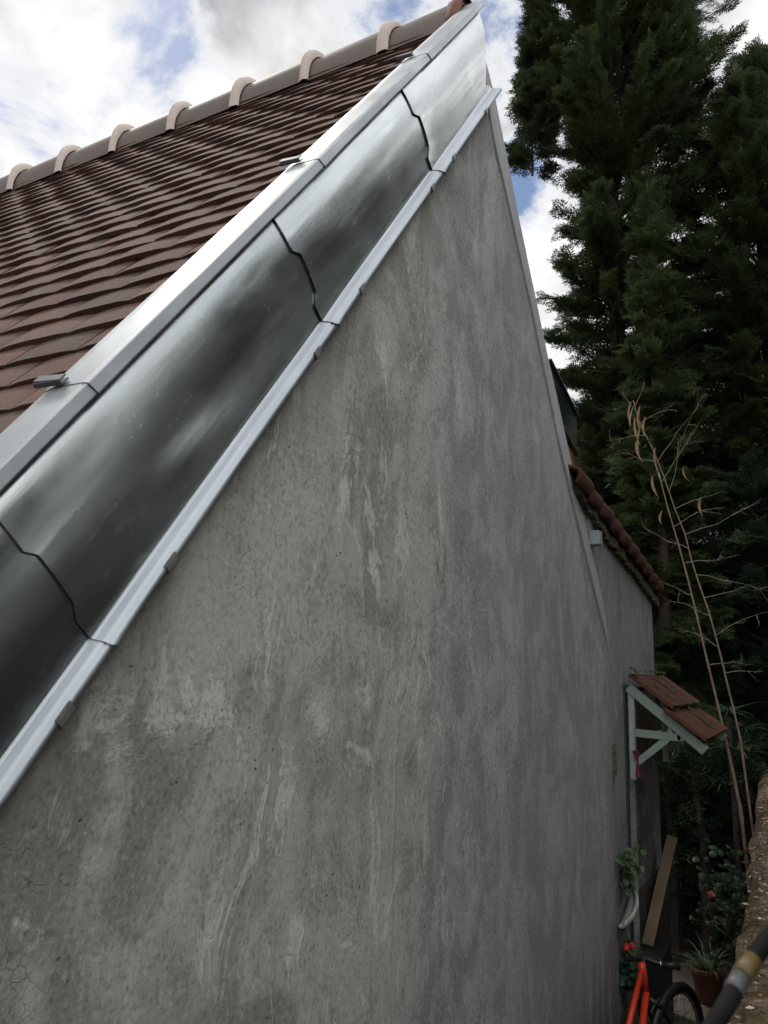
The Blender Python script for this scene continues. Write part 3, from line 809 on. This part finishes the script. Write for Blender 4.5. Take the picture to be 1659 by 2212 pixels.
def spray_template(seed, npair=9, nleaf=4, L=1.0):
    """flat conifer spray in its own frame: x along, y sideways, z normal"""
    r = np.random.default_rng(seed); Q = []
    for k in range(npair * 2 + 1):
        u = (k // 2 + .5) / npair if k < npair * 2 else 1.0
        sgn = 1 if k % 2 else -1
        base = np.array([u * L * .92, 0, -.10 * L * u * u])
        if k == npair * 2: dr_ = np.array([1., 0, -.1]); tl = .2 * L
        else:
            ang = math.radians(r.uniform(38, 62)); dr_ = np.array([math.cos(ang), sgn * math.sin(ang), r.uniform(-.25, .2)]); tl = L * (.46 * (1 - u) ** .7 + .10) * r.uniform(.75, 1.1)
        dr_ = dr_ / np.linalg.norm(dr_); sd_ = np.cross(dr_, [0, 0, 1]); sd_ /= np.linalg.norm(sd_)
        for j in range(nleaf):
            c = base + dr_ * tl * (j / nleaf); s2 = 1 if j % 2 else -1
            ax = dr_ + sd_ * s2 * r.uniform(.35, .8) + np.array([0, 0, r.uniform(-.3, .3)]); ax /= np.linalg.norm(ax)
            sd2 = np.cross(ax, [0, 0, 1]) + np.array([0, 0, r.uniform(-.6, .6)]); sd2 /= np.linalg.norm(sd2)
            ll = tl * .5 + .05 * L; ww = .055 * L
            Q.append([c, c + ax * ll * .45 + sd2 * ww / 2, c + ax * ll, c + ax * ll * .45 - sd2 * ww / 2])
    return np.array(Q)          # (q,4,3)
TEMPL = [spray_template(s) for s in range(5)]
TEMPL_LOW = [spray_template(s + 20, 5, 3) * np.array([1, 1.1, 1]) for s in range(4)]

def place_sprays(pos, fwd, size, templ, rng, roll=.6):
    """instances the spray template at every position (as plain mesh)"""
    n = len(pos); fwd = norm(fwd)
    up = np.tile([0., 0., 1.], (n, 1)) + rng.normal(0, roll, (n, 3)); side = norm(np.cross(up, fwd)); nor = np.cross(fwd, side)
    out = []
    ids = rng.integers(0, len(templ), n)
    for t_ in range(len(templ)):
        m = ids == t_
        if not m.any(): continue
        Tm = templ[t_]                               # q,4,3
        A = Tm[None, ..., 0:1] * fwd[m][:, None, None, :] + Tm[None, ..., 1:2] * side[m][:, None, None, :] + Tm[None, ..., 2:3] * nor[m][:, None, None, :]
        A = A * size[m][:, None, None, None] + pos[m][:, None, None, :]
        out.append(A.reshape(-1, 4, 3))
    Q = np.concatenate(out); return Q

def conifer(name, base, height, env, seed, leafmat, label, nbr=260, spray=.26, per=26, templ=TEMPL, z0=.4, lean=(0, 0), group=None, droop=.35, up=.35, plumes=()):
    """env(h01, az) -> radius of the crown"""
    rng = np.random.default_rng(seed); root = thing(name, base, label, 'tree', group)
    bx, by, bz = base
    mb = MB(); npt = 14
    tp = [(bx + lean[0] * i / npt, by + lean[1] * i / npt, bz + height * .97 * i / npt) for i in range(npt + 1)]
    mb.tube(tp, [.012 * height * (1 - .93 * i / npt) + .008 for i in range(npt + 1)], 9)
    pos = []; fw = []; sz = []
    def branch(p0, dirv, L, r0, dens):
        K = 8; pts = [p0]; d_ = dirv / np.linalg.norm(dirv)
        for i in range(K):
            d_ = d_ + np.array([0, 0, -droop / K * (1.2 if i > 2 else .3)]) + rng.normal(0, .06, 3) + np.array([0, 0, up / K if i < 3 else 0]); d_ /= np.linalg.norm(d_)
            pts.append(pts[-1] + d_ * L / K)
        pts = np.array(pts)
        mb.tube(pts, [r0 * (1 - .85 * i / K) for i in range(K + 1)], 4, 0, False)
        m = max(3, int(dens * L)); u = rng.uniform(.06, 1, m) ** .85
        c = np.array([[np.interp(q, np.linspace(0, 1, K + 1), pts[:, k]) for k in range(3)] for q in u])
        tang = norm(pts[np.minimum((u * K).astype(int) + 1, K)] - pts[np.minimum((u * K).astype(int), K - 1)])
        sidev = norm(np.cross(tang, [0, 0, 1.]) * np.where(rng.random(m) < .5, 1, -1)[:, None] + rng.normal(0, .3, (m, 3)))
        f_ = norm(tang * (.6 + u[:, None]) + sidev * rng.uniform(.1, 1., (m, 1)) + np.array([0, 0, -.12]) + rng.normal(0, .25, (m, 3)))
        pos.append(c); fw.append(f_); sz.append(spray * (1.15 - .45 * u) * rng.uniform(.7, 1.25, m))
    for b in range(nbr):
        h = (b + rng.uniform(0, 1)) / nbr; z = z0 + (height - z0) * h; az = rng.uniform(0, 2 * math.pi) if b % 3 else (b * 2.399)
        L = env(h, az) * rng.uniform(.72, 1.08)
        if L < .06: continue
        ce = .25 + .9 * h * h
        q = z / height; p0 = np.array([bx + lean[0] * q, by + lean[1] * q, bz + z])
        branch(p0, np.array([math.cos(az), math.sin(az), ce]), L * 1.08, .012 + .012 * L, per)
    for (px, py, pz, hh, rr, k) in plumes:      # erect side leaders
        mb.tube([(px, py, pz - .08), (px, py, pz), (px, py, pz + hh)], [.02, .02, .006], 5, 0, False)
        for i in range(k):
            h = (i + rng.random()) / k; az = rng.uniform(0, 6.283); L = rr * (1 - h) ** .7 + .07
            branch(np.array([px, py, pz + hh * h * .97]), np.array([math.cos(az), math.sin(az), .35 + h]), L, .008, per * 1.5)
    pos = np.concatenate(pos); fw = np.concatenate(fw); sz = np.concatenate(sz)
    Q = place_sprays(pos, fw, sz, templ, rng)
    v = Q.reshape(-1, 3); f = np.arange(len(v)).reshape(-1, 4)
    mb.build('trunk', M_BARK, root, True)
    mesh_obj('crown', v, f, leafmat, root)
    return root, len(f)
def bell(r, top=.9, low=.25, lob=.18, s=0):
    def e(h, az):
        base = r * (1 - max(0, (h - low) / (1 - low)) ** 1.7) * (1 if h > .1 else .8 + 2 * h)
        return max(.0, base) * (1 + lob * float(vnoise(math.cos(az) * 1.6 + 5, math.sin(az) * 1.6 + 5, h * 9, s)) * 1.6)
    return e
tot = 0
GT = 'tall conifers beyond the annex'
def sided(zl, rl, zr, rr_, z0, hh, s=0, lob=.22):
    """crown radius given separately for the +Y and the -Y side, as lists over height"""
    def e(h, az):
        z = z0 + (hh - z0) * h; q = .5 + .5 * math.sin(az)
        r = q * float(np.interp(z, zl, rl)) + (1 - q) * float(np.interp(z, zr, rr_))
        return r * (1 + lob * float(vnoise(math.cos(az) * 1.6 + 5, math.sin(az) * 1.6 + 5, h * 11, s)))
    return e
r_, k_ = conifer('conifer_tree', (10.6, 1.0, 0), 15.0, sided([3, 5.2, 5.9, 6.6, 7.3, 7.8, 8.2, 8.9, 9.6, 10.5, 11.3, 12.2, 12.9, 15], [.6, .6, .70, .9, .95, .85, .55, .72, .92, 1.2, 1.35, 1.45, 1.2, .1],
                 [3, 9, 11, 12, 13.2, 15], [2.0, 2.1, 1.9, 1.45, 1.1, .1], 2.4, 15.0, 3), 5, M_CON1, 'tallest dark green conifer right beside the gable, with blue sky at its left', 400, .28, 25, group=GT, z0=2.4,
                 plumes=((10.3, 1.95, 10.3, 2.4, .28, 60), (10.4, 2.12, 9.7, 2.0, .22, 50), (10.3, .1, 10.0, 2.4, .40, 60))); tot += k_
r_, k_ = conifer('conifer_tree', (10.3, -.85, 0), 10.6, bell(1.65, low=.4, s=8), 6, M_CON1, 'broad dark conifer at the right edge, its top lower than its neighbour', 280, .28, 28, group=GT, z0=2.0); tot += k_
r_, k_ = conifer('young_conifer_tree', (8.9, .28, 0), 8.3, bell(.66, low=.1, s=12), 7, M_CON3, 'slim fresh green conifer standing in front of the tall dark ones', 230, .21, 42, group=None, z0=.9, droop=.5); tot += k_
r_, k_ = conifer('conifer_tree', (11.6, 1.35, 0), 6.6, bell(1.05, low=.45, s=22), 8, M_CON2, 'bluish green conifer rising just behind the annex roof', 230, .30, 26, group=GT, z0=1.0); tot += k_
r_, k_ = conifer('shrub_conifer', (9.2, -.65, 0), 4.6, bell(.9, low=.5, s=32), 9, M_CON2, 'low bluish conifer bush behind the dry canes', 130, .26, 28, z0=.6); tot += k_

def hedge(name, lo, hi, n, leafmat, label, size=.3, seed=1, top=None):
    rng = np.random.default_rng(seed); lo = np.array(lo, float); hi = np.array(hi, float)
    p = lo + (hi - lo) * rng.random((n, 3)); dense = vnoise(p[:, 0] * 1.1, p[:, 1] * 1.1, p[:, 2] * 1.1, seed)
    topz = hi[2] + .5 * vnoise(p[:, 0] * .9, p[:, 1] * .9, 0, seed + 4); p = p[(p[:, 2] < topz) & (dense > -.55)]
    f_ = rng.normal(0, 1, p.shape) + np.array([0, 0, .4]); Q = place_sprays(p, f_, size * rng.uniform(.7, 1.3, len(p)), TEMPL_LOW, rng)
    root = thing(name, (float((lo[0] + hi[0]) / 2), float((lo[1] + hi[1]) / 2), 0), label, 'hedge')
    v = Q.reshape(-1, 3); mesh_obj('foliage', v, np.arange(len(v)).reshape(-1, 4), leafmat, root)
    mb = MB()
    for k in range(14):
        x, y = rng.uniform(lo[0], hi[0]), rng.uniform(lo[1], hi[1]); mb.tube([(x, y, 0), (x + .1, y, hi[2] * .5), (x + .2, y + .1, hi[2] * .9)], [.05, .04, .015], 5)
    mb.build('stem', M_BARK, root)
    return len(p)
hedge('hedge', (12.3, -4.5, 0), (14.2, 6.5, 5.2), 11000, M_HEDGE, 'dark evergreen hedge closing the yard beyond the conifers', .42, 3)
hedge('hedge', (7.6, -.55, .3), (8.9, .9, 1.9), 2600, M_HEDGE, 'shadowed shrubbery at the far end of the passage behind the pot', .22, 4)

hedge('hedge', (5.2, -2.9, 0), (9.5, -1.55, 3.1), 3600, M_HEDGE, 'dense dark hedge added behind the mossy boundary wall to shade the passage', .34, 9)  # mostly out of view, added to block light into the passage
# trees on the other side, across from the gable (seen in the zinc and shading the wall)
G2 = 'garden trees facing the gable'
for i, (x, y, hh, rr, lb) in enumerate(((8.8, -3.9, 11.0, 1.8, 'dark garden conifer beyond the boundary wall, second from the yard end'), (6.6, -5.0, 11.5, 2.0, 'dark garden conifer facing the middle of the gable'),
                                (4.0, -5.4, 11.0, 2.0, 'dark garden conifer facing the near end of the gable'), (1.2, -6.4, 9.4, 2.0, 'dark garden conifer facing the ladder spot'), (-2.2, -6.4, 7.5, 1.8, 'dark garden conifer farthest from the annex'))):
    conifer('garden_conifer', (x, y, 0), hh, bell(rr, low=.55, s=50 + i), 60 + i, M_GARDEN, lb, 150, .58, 13, TEMPL_LOW, .3, group=G2)
hedge('hedge', (-3, -5.2, 0), (9, -4.2, 3.6), 4200, M_GARDEN, 'leafy garden hedge facing the gable across the mossy wall', .42, 5)

# ================================================================= boundary wall in the foreground right
bw = thing('boundary_wall', (4, -1.0, 0), 'old mossy stone boundary wall with dry litter along its top', 'wall')
def mat_moss():
    m, n = mat('mossy_wall_top'); c = n.coord()
    a = n.noise(c, 5, 8, .68, .6); g = n.noise(n.mapping(c, scale=(1, 1, 1)), 55, 5, .75); st = n.noise(n.mapping(c, scale=(9, 3, 9)), 2.2, 7, .7, .6)
    col = n.mix(n.ramp(a, ((.38, 0.), (.62, 1.))), (.085, .055, .03), (.20, .155, .11))
    col = n.mix(n.ramp(st, ((.5, 0.), (.62, .75))), col, (.23, .20, .155)); col = n.mix(n.ramp(n.noise(c, 3, 4, .6), ((.5, 0.), (.62, .55))), col, (.10, .09, .025))
    col = n.mix(n.ramp(g, ((.36, .9), (.52, 0.))), col, (.02, .014, .009)); col = n.mix(n.ramp(g, ((.64, 0.), (.74, .6))), col, (.42, .36, .27))
    n.bsdf(col, .95, 0, n.bump(n.math('ADD', g, st), .9, .012), .2); return m
M_MOSS = mat_moss()
mb = MB(); xs = np.concatenate([np.linspace(-3, 1.2, 60), np.linspace(1.22, 6, 420), np.linspace(6.03, 12, 180)])
ys_in = lambda x: np.interp(x, [-3, 1.5, 3.1, 5.7, 11.3], [-.80, -.77, -.735, -.685, -.46])
ZW = H - .80; rows = []
for x in xs:
    yi = ys_in(x) + .018 * float(fbm(x * 3.1, 0, 0, 4, 41)) + .03 * (float(vnoise(x * 1.3, 4, 0, 2)) > .1) - .012
    r = [(x, yi + .015, 0), (x, yi + .012, ZW - .22), (x, yi + .02 * float(fbm(x * 5, 3, 0, 3, 44)), ZW - .08)]
    yo = yi - .62
    for j in range(26):
        u = j / 25; y = yi + (yo - yi) * u
        h = .030 * float(fbm(x * 4, y * 4, 0, 3, 45)) + .016 * float(fbm(x * 16, y * 16, 0, 3, 46)) + .02 * max(0, float(vnoise(x * 7, y * 3.5, 0, 48)))
        h += -.05 * max(0, 1 - u * 12) + .015
        r.append((x, y, ZW + h))
    r += [(x, yo - .01, ZW - .3), (x, yo, 0)]
    rows.append(r)
mb.grid(np.array(rows), 0, False); mb.build('masonry', M_MOSS, bw, False)
# litter on the wall: dry leaves, twigs, crumbs
mb = MB()
for k in range(7500):
    x = random.uniform(1.1, 9.5); u = random.random() ** .8; y = float(ys_in(x)) - .02 - u * .55; z = ZW + .035 + random.uniform(-.01, .018); s = random.uniform(.003, .012)
    a = random.uniform(0, 6.28); c_, s_ = math.cos(a), math.sin(a); L = s * random.uniform(1, 3.5)
    if random.random() < .25: L *= 2.2; s *= .3
    tz = random.uniform(-.5, .5) * s
    mb.add([(x, y, z), (x + c_ * L * .5 - s_ * s * .5, y + s_ * L * .5 + c_ * s * .5, z + tz), (x + c_ * L, y + s_ * L, z + tz * .3), (x + c_ * L * .5 + s_ * s * .5, y + s_ * L * .5 - c_ * s * .5, z + .003)], [(0, 1, 2, 3)], random.choice((0, 0, 1, 2)))
lt = mb.build('leaf_litter', [simple('dry_litter', (.30, .18, .10), .9, 0, .5, 60), simple('pale_crumbs', (.52, .45, .34), .9, 0, .4, 60), simple('dark_litter', (.05, .035, .02), .9, 0, .4, 60)])
tag(lt, kind='stuff')

# garden hose with tape bands, close to the camera
hs = thing('hose', (.58, -.96, H - .16), 'blurred black hose with yellow and grey tape bands in the near corner', 'hose')
pa = [(.640, -1.06, H - .10), (.604, -.990, H - .136), (.579, -.968, H - .153), (.554, -.956, H - .166), (.529, -.948, H - .177), (.49, -.930, H - .200), (.42, -.90, H - .26), (.36, -.89, H - .5), (.35, -.9, H - .75)]
MB().tube(pa, .0052, 14).build('hose_body', M_HOSE, hs, True)
def band(p, q, m_, nm): MB().tube([p, q], .0056, 14).build(nm, m_, hs, True)
def lerp(a, b, t): return tuple(a[i] + (b[i] - a[i]) * t for i in range(3))
band(lerp(pa[2], pa[3], .62), lerp(pa[3], pa[4], .12), M_YELLOW, 'yellow_band'); band(lerp(pa[3], pa[4], .18), lerp(pa[3], pa[4], .62), M_SILVER, 'grey_band')

# ================================================================= dry canes
def cane(path, rad, label, twigs, leaves):
    root = thing('dry_cane', tuple(path[0]), label, 'plant', 'dry canes by the boundary wall')
    mb = MB(); pts = [Vector(p) for p in path]; fine = []
    for i in range(len(pts) - 1):
        for k in range(4): fine.append(pts[i].lerp(pts[i + 1], k / 4))
    fine.append(pts[-1]); n = len(fine)
    rr = []
    for i in range(n):
        r = rad * (1 - .72 * i / n); rr.append(r * (1.25 if i % 4 == 0 else 1))
    mb.tube(fine, rr, 7); mb.build('stalk', M_CANE, root, True)
    mb = MB()
    def tw(p, d_, L, r, depth):
        q = [Vector(p)]; d_ = Vector(d_).normalized()
        for i in range(5):
            d_ = (d_ + Vector((random.gauss(0, .12), random.gauss(0, .12), random.gauss(-.02, .12)))).normalized(); q.append(q[-1] + d_ * L / 5)
        mb.tube(q, [r * (1 - .16 * i) for i in range(6)], 4, 0, False)
        if depth:
            for k in range(random.randint(2, 4)):
                i = random.randint(2, 5); tw(q[i], d_ + Vector((random.gauss(0, .6), random.gauss(0, .6), random.gauss(.1, .6))), L * random.uniform(.2, .42), r * .55, depth - 1)
    for (i, d_, L) in twigs: tw(fine[min(i, n - 1)], d_, L * .8, .0030, 2)
    mb.build('twig', M_TWIG, root)
    for (i, off, L) in leaves:
        p = fine[min(i, n - 1)] + Vector(off); d_ = Vector((random.gauss(0, .12), random.gauss(0, .2), -1)).normalized(); s_ = Vector((.1, 1, 0)).normalized(); w_ = random.uniform(.006, .011)
        ps = []
        for k in range(6):
            u = k / 5; c = p + d_ * L * u + Vector((0, .02 * math.sin(u * 3), 0)); ww = w_ * math.sin(math.pi * (.12 + .88 * u)) + .001
            ps.append([tuple(c - s_ * ww), tuple(c + Vector((.006, 0, 0))), tuple(c + s_ * ww)])
        MB().grid(np.array(ps), 0).build('dry_leaf', M_DRYLEAF, root)
S1 = [(6.62, -.60, 0), (6.6, -.56, .7), (6.6, -.515, 1.409), (6.6, -.477, 1.675), (6.6, -.441, 1.886), (6.6, -.403, 2.12), (6.6, -.347, 2.428), (6.6, -.275, 2.851), (6.6, -.237, 3.057), (6.6, -.175, 3.359), (6.6, -.11, 3.64), (6.6, -.048, 3.952)]
S2 = [(6.84, -.66, 0), (6.82, -.60, .9), (6.8, -.528, 1.886), (6.8, -.492, 2.105), (6.8, -.462, 2.267), (6.8, -.427, 2.476), (6.8, -.393, 2.657), (6.8, -.349, 2.863), (6.8, -.296, 3.048), (6.8, -.249, 3.232), (6.8, -.204, 3.473), (6.8, -.134, 3.689), (6.8, -.055, 3.983), (6.8, .025, 4.224), (6.8, .119, 4.456), (6.8, .166, 4.666)]
cane(S1, .0125, 'thicker pale dry cane with its top snapped off', [(43, (0, .3, 1), .5), (43, (0, -.5, 1), .75), (36, (.2, .6, .4), .35), (38, (0, -.9, .5), .55), (34, (0, -.8, .25), .4), (28, (0, .8, .4), .28), (26, (-.2, .5, .5), .22), (30, (0, .9, .3), .3), (24, (0, -1, .3), .3)], [(40, (0, .05, 0), .12)])
cane(S2, .0088, 'thinner dry cane beside the snapped one, dry leaves at its tip', [(59, (0, -.3, .8), .3), (58, (0, .4, .8), .3), (56, (0, -.8, .4), .3), (54, (0, .9, .15), .4), (50, (0, 1., .1), .42), (50, (0, -.6, .8), .6), (46, (0, -.35, .9), .9), (44, (.1, -.9, .35), .5), (40, (0, -1, .35), .8), (38, (0, .7, .4), .25), (34, (0, -1, .15), .6), (30, (0, -.9, .4), .45), (27, (0, .6, .3), .25), (24, (0, -1, .5), .55), (18, (0, -1., .2), .35), (22, (0, .6, .6), .3)],
     [(59, (0, .01, 0), .2), (58, (0, -.03, .05), .22), (57, (0, .03, 0), .25), (57, (0, -.06, 0), .18), (55, (0, .02, .03), .24), (55, (0, .06, -.1), .20), (52, (0, -.02, 0), .26), (50, (0, .05, -.12), .2), (48, (0, -.16, .05), .14), (44, (0, -.2, .08), .16), (58, (0, .045, .1), .2)])

# ================================================================= strap-leaved plants, pot, planters
def strap_plant(mb, c, n, L, w_, rng, spread=1.0, up=1.0, droop=1.3):
    for k in range(n):
        az = rng.uniform(0, 6.283); l = L * rng.uniform(.55, 1.15); d_ = Vector((math.cos(az) * spread, math.sin(az) * spread, up * rng.uniform(.5, 1.6))).normalized(); s_ = Vector((-math.sin(az), math.cos(az), 0))
        p = Vector(c) + Vector((rng.gauss(0, .015), rng.gauss(0, .015), 0)); ps = []; K = 8
        for i in range(K + 1):
            u = i / K; ww = w_ * (1 - u ** 2.5) * .5 + .0006
            ps.append([tuple(p - s_ * ww), tuple(p + Vector((0, 0, -ww * .5))), tuple(p + s_ * ww)])
            d_ = (d_ + Vector((0, 0, -droop / K * (.4 + u)))).normalized(); p = p + d_ * l / K
        mb.grid(np.array(ps), 0)
rg = random.Random(4)
pc = (6.85, -.21, 0)
pot = thing('flower_pot', pc, 'terracotta pot on the paving at the passage end, planted with striped leaves', 'flower pot')
MB().lathe([(.0, .0), (.082, .0), (.088, .02), (.112, .19), (.122, .195), (.125, .235), (.116, .24), (.110, .205), (.0, .2)], pc).build('pot', M_POT, pot, True)
MB().lathe([(.0, .205), (.108, .203)], pc).build('soil', M_SOIL, pot)
pl = MB(); strap_plant(pl, (pc[0], pc[1], .2), 90, .27, .010, rg); tag(pl.build('spider_plant', M_GRASSY), 'striped strap-leaved plant growing in the terracotta pot', 'plant')
g1 = MB(); strap_plant(g1, (4.98, -.07, .38), 60, .34, .012, rg, 1.0, .9, 1.2); strap_plant(g1, (5.1, -.16, .28), 30, .30, .012, rg)
tag(g1.build('lily_plant', M_GRASSY), 'long green strap leaves hanging over the red bicycle frame', 'plant')
# palm-like fan plant behind the canes
pm = thing('fan_palm', (7.6, -.42, 0), 'small dark fan palm behind the canopy tiles', 'palm')
MB().tube([(7.6, -.42, 0), (7.58, -.40, 1.1), (7.55, -.39, 2.02)], [.03, .025, .018], 7).build('trunk', M_BARK, pm)
mb = MB()
for (cx_, cy_, cz_, L) in ((7.55, -.39, 2.05, .34), (7.7, -.50, 1.9, .3), (7.45, -.45, 1.75, .32), (7.6, -.32, 1.45, .34), (7.7, -.36, .9, .3)): strap_plant(mb, (cx_, cy_, cz_), 26, L, .016, rg, 1.1, .5, 1.0)
mb.build('leaf', M_PALM, pm)

# ivy in a wall planter, geraniums
def leaf_clump(mb, c, r, n, size, rng, flat=(1, 1, 1)):
    for k in range(n):
        p = Vector((rng.gauss(0, r * .5) * flat[0], rng.gauss(0, r * .5) * flat[1], rng.gauss(0, r * .5) * flat[2])) + Vector(c)
        nrm = Vector((rng.uniform(-1, .2), rng.uniform(-1, .1), rng.uniform(0, 1.2))).normalized(); a = nrm.orthogonal().normalized(); b = nrm.cross(a); ph = rng.uniform(0, 6.28); s = size * rng.uniform(.6, 1.25)
        vs = [p + nrm * s * .12]
        for j in range(7):
            t_ = ph + j * 6.283 / 7; rr = s * (.5 + .08 * (j % 2)); vs.append(p + a * math.cos(t_) * rr + b * math.sin(t_) * rr)
        mb.add(vs, [(0, j + 1, (j + 1) % 7 + 1) for j in range(7)])
pln = thing('wall_planter', (5.05, -.02, 1.05), 'pale stone bracket planter on the annex wall below the brick patch', 'planter')
mb = MB(); rows = []
for (x, rr) in ((4.86, .030), (4.95, .055), (5.05, .06), (5.15, .045), (5.22, .02)):
    rows.append([(x, .012 - rr * 1.3 * math.sin(a) * 1.0, .98 + (x - 4.86) * .28 - rr * math.cos(a) * 1.0) for a in np.linspace(0, 1.9, 7)])
mb.grid(np.array(rows), 0, False); o = mb.build('bowl', M_PLASTER_PALE, pln, True); s = o.modifiers.new('s', 'SOLIDIFY'); s.thickness = .018
iv = MB(); leaf_clump(iv, (5.03, -.03, 1.235), .10, 120, .042, rg, (1.3, .45, 1.1)); tag(iv.build('ivy_plant', M_IVY), 'round-leaved ivy spilling out of the wall planter', 'plant')
ge = thing('geranium', (5.02, -.02, .5), 'geranium with small red flowers behind the wall corner', 'plant')
mb = MB(); leaf_clump(mb, (5.02, .0, .72), .11, 150, .035, rg, (1.2, .6, 1)); mb.build('foliage', M_PALM, ge)
mb = MB()
for c in ((4.98, -.03, .84), (4.93, -.006, .845), (5.0, -.035, .78)): leaf_clump(mb, c, .018, 14, .018, rg)
mb.build('flower', M_PETAL, ge)
MB().tube([(5.02, .0, .0), (5.02, 0, .6)], [.05, .04], 8).build('stem', M_BARK, ge)
fb = thing('rose_bush', (6.3, -.5, 0), 'dark bush with one pink bloom beside the boundary wall', 'bush')
mb = MB(); leaf_clump(mb, (6.5, -.44, .75), .30, 420, .045, rg, (1, .7, 1.3)); mb.build('foliage', M_HEDGE, fb)
mb = MB(); leaf_clump(mb, (6.0, -.352, H - 1.368), .016, 16, .024, rg); mb.build('flower', M_PINK, fb)
MB().tube([(6.45, -.46, 0), (6.5, -.45, .7)], [.02, .012], 6).build('stem', M_BARK, fb)

# plank leaning in the passage
pk = MB().beam((5.36, -.050, H - 1.555), (5.92, -.135, H - 1.02), (0, 1, .12), .068, .026)
tag(bevel(pk.build('plank', M_PLANK), .003), 'brown wooden plank leaning up from the low black bin', 'plank')
# dark bin beside the stained wall
bn = thing('storage_bin', (5.4, -.08, 0), 'low black bin under the leaning plank by the annex wall', 'bin')
bevel(MB().box((5.22, -.15, 0), (5.60, -.014, .715)).build('body', M_BLACK, bn), .01); bevel(MB().box((5.20, -.160, .716), (5.62, -.013, .735)).build('lid', M_BLACK, bn), .006)

# ================================================================= bicycle behind the wall corner
bk = thing('bicycle', (4.6, -.12, 0), 'orange red bicycle with black tyres parked behind the wall corner', 'bicycle')
def wheel(c, head, R=.325):
    c = Vector(c); dx = Vector((math.cos(head), math.sin(head), 0)); dz = Vector((0, 0, 1)); ax = dx.cross(dz)
    def ring(r, rr, n=44, m=8):
        mb = MB(); P = []
        for i in range(n + 1):
            a = 2 * math.pi * i / n; o_ = c + (dx * math.cos(a) + dz * math.sin(a)) * r; rad_ = (dx * math.cos(a) + dz * math.sin(a))
            P.append([tuple(o_ + rad_ * rr * math.cos(b) + ax * rr * math.sin(b)) for b in np.linspace(0, 2 * math.pi, m + 1)])
        return mb.grid(np.array(P), 0)
    wh = ring(R, .024).build('wheel', M_BLACK, bk, True)
    ring(R - .03, .009).build('rim', M_CLIP, wh, True)
    mb = MB(); hub = c
    for i in range(28):
        a = 2 * math.pi * i / 28; e = c + (dx * math.cos(a) + dz * math.sin(a)) * (R - .035); s = ax * (.03 if i % 2 else -.03); mb.tube([c + s, e], .0011, 3, 0, False)
    mb.tube([c - ax * .04, c + ax * .04], .018, 8); mb.build('spokes', M_CHROME, wh)
hd = math.radians(-16)
wheel((5.03, -.245, .325), hd); wheel((3.98, -.15, .325), math.radians(4))
h1 = Vector((4.76, -.125, .80)); h0 = Vector((4.80, -.135, .66)); bb = Vector((4.33, -.135, .28)); st_ = Vector((4.20, -.13, .62)); ra = Vector((3.98, -.15, .325))
mb = MB(); mb.tube([h1 + Vector((-.01, 0, .03)), h0], .019, 10); mb.tube([h0 + Vector((-.01, 0, .02)), bb], .019, 10); mb.tube([h1, st_], .015, 10); mb.tube([st_ + Vector((-.02, 0, .05)), bb], .015, 10)
for s in (-.05, .05): mb.tube([bb, ra + Vector((0, s, 0))], .009, 8); mb.tube([st_, ra + Vector((0, s, 0))], .008, 8)
mb.build('frame', M_RED, bk, True)
mb = MB(); fo = Vector((5.03, -.245, .325)); ax = Vector((math.sin(hd) * -1, math.cos(hd), 0))
for s in (-1, 1): mb.tube([h0 + Vector((.01, -.0, -.01)), h0 + Vector((.05, -.02, -.05)) + ax * .05 * s, fo + ax * .055 * s], [.014, .013, .009], 8)
mb.build('fork', M_BLACK, bk, True)
hb = MB().tube([(4.86, -.01, .80), (4.87, -.06, .81), (4.83, -.12, .835), (4.86, -.20, .81), (4.885, -.30, .805)], .012, 8).build('handlebar', M_BLACK, bk, True)
MB().tube([(4.76, -.125, .80), (4.83, -.125, .835)], .013, 8).build('stem', M_BLACK, bk)
MB().tube([(4.862, -.205, .809), (4.885, -.30, .805)], .0175, 12).build('grip', M_BLACK, hb, True); MB().tube([(4.860, -.200, .809), (4.8615, -.206, .809)], .0195, 14).build('ring', M_CHROME, hb, True)
mb = MB()
for i, (x, wd, z) in enumerate(((4.10, .07, .70), (4.22, .03, .70))): pass
mb.hexa([(4.05, -.20, .66), (4.30, -.145, .665), (4.30, -.115, .665), (4.05, -.06, .66), (4.05, -.20, .70), (4.30, -.145, .69), (4.30, -.115, .69), (4.05, -.06, .70)])
bevel(mb.build('saddle', M_BLACK, bk), .012, 3)

# ================================================================= shed and distant house
sh = thing('shed', (9.6, .0, 0), 'dark shed with a sloping roof behind the canopy', 'shed')
MB().hexa([(9.3, .55, 0), (11.2, .55, 0), (11.2, -1.5, 0), (9.3, -1.5, 0), (9.3, .55, H - .62), (11.2, .55, H - .62), (11.2, -1.5, H - 1.75), (9.3, -1.5, H - 1.75)]).build('wall', M_DARKWOOD, sh)
MB().beam((9.25, .62, H - .58), (9.25, -1.6, H - 1.78), (1, 0, 0), .06, .05).build('roof_edge', M_DARKWOOD, sh)
gw = tag(MB().box((11.6, -1.6, 0), (11.75, 1.2, H - .45)).build('garden_wall', M_STAIN), 'grey rendered garden wall half hidden behind the shed', 'wall')
fh = thing('neighbour_house', (19, 3.3, 0), 'distant house with red tiled roof glimpsed through the conifer', 'house')
MB().box((18, 1.5, 0), (26, 9, 4.6 + H - .9)).build('wall', M_ANNEX, fh)
MB().hexa([(17.6, 1.2, 3.6 + H), (17.6, 9.3, 3.6 + H), (22, 9.3, 3.6 + H), (22, 1.2, 3.6 + H), (21.9, 1.2, 6.0 + H), (21.9, 9.3, 6.0 + H), (22, 9.3, 6.0 + H), (22, 1.2, 6.0 + H)]).build('roof', M_OLDTILE, fh)
print('conifer quads', tot)
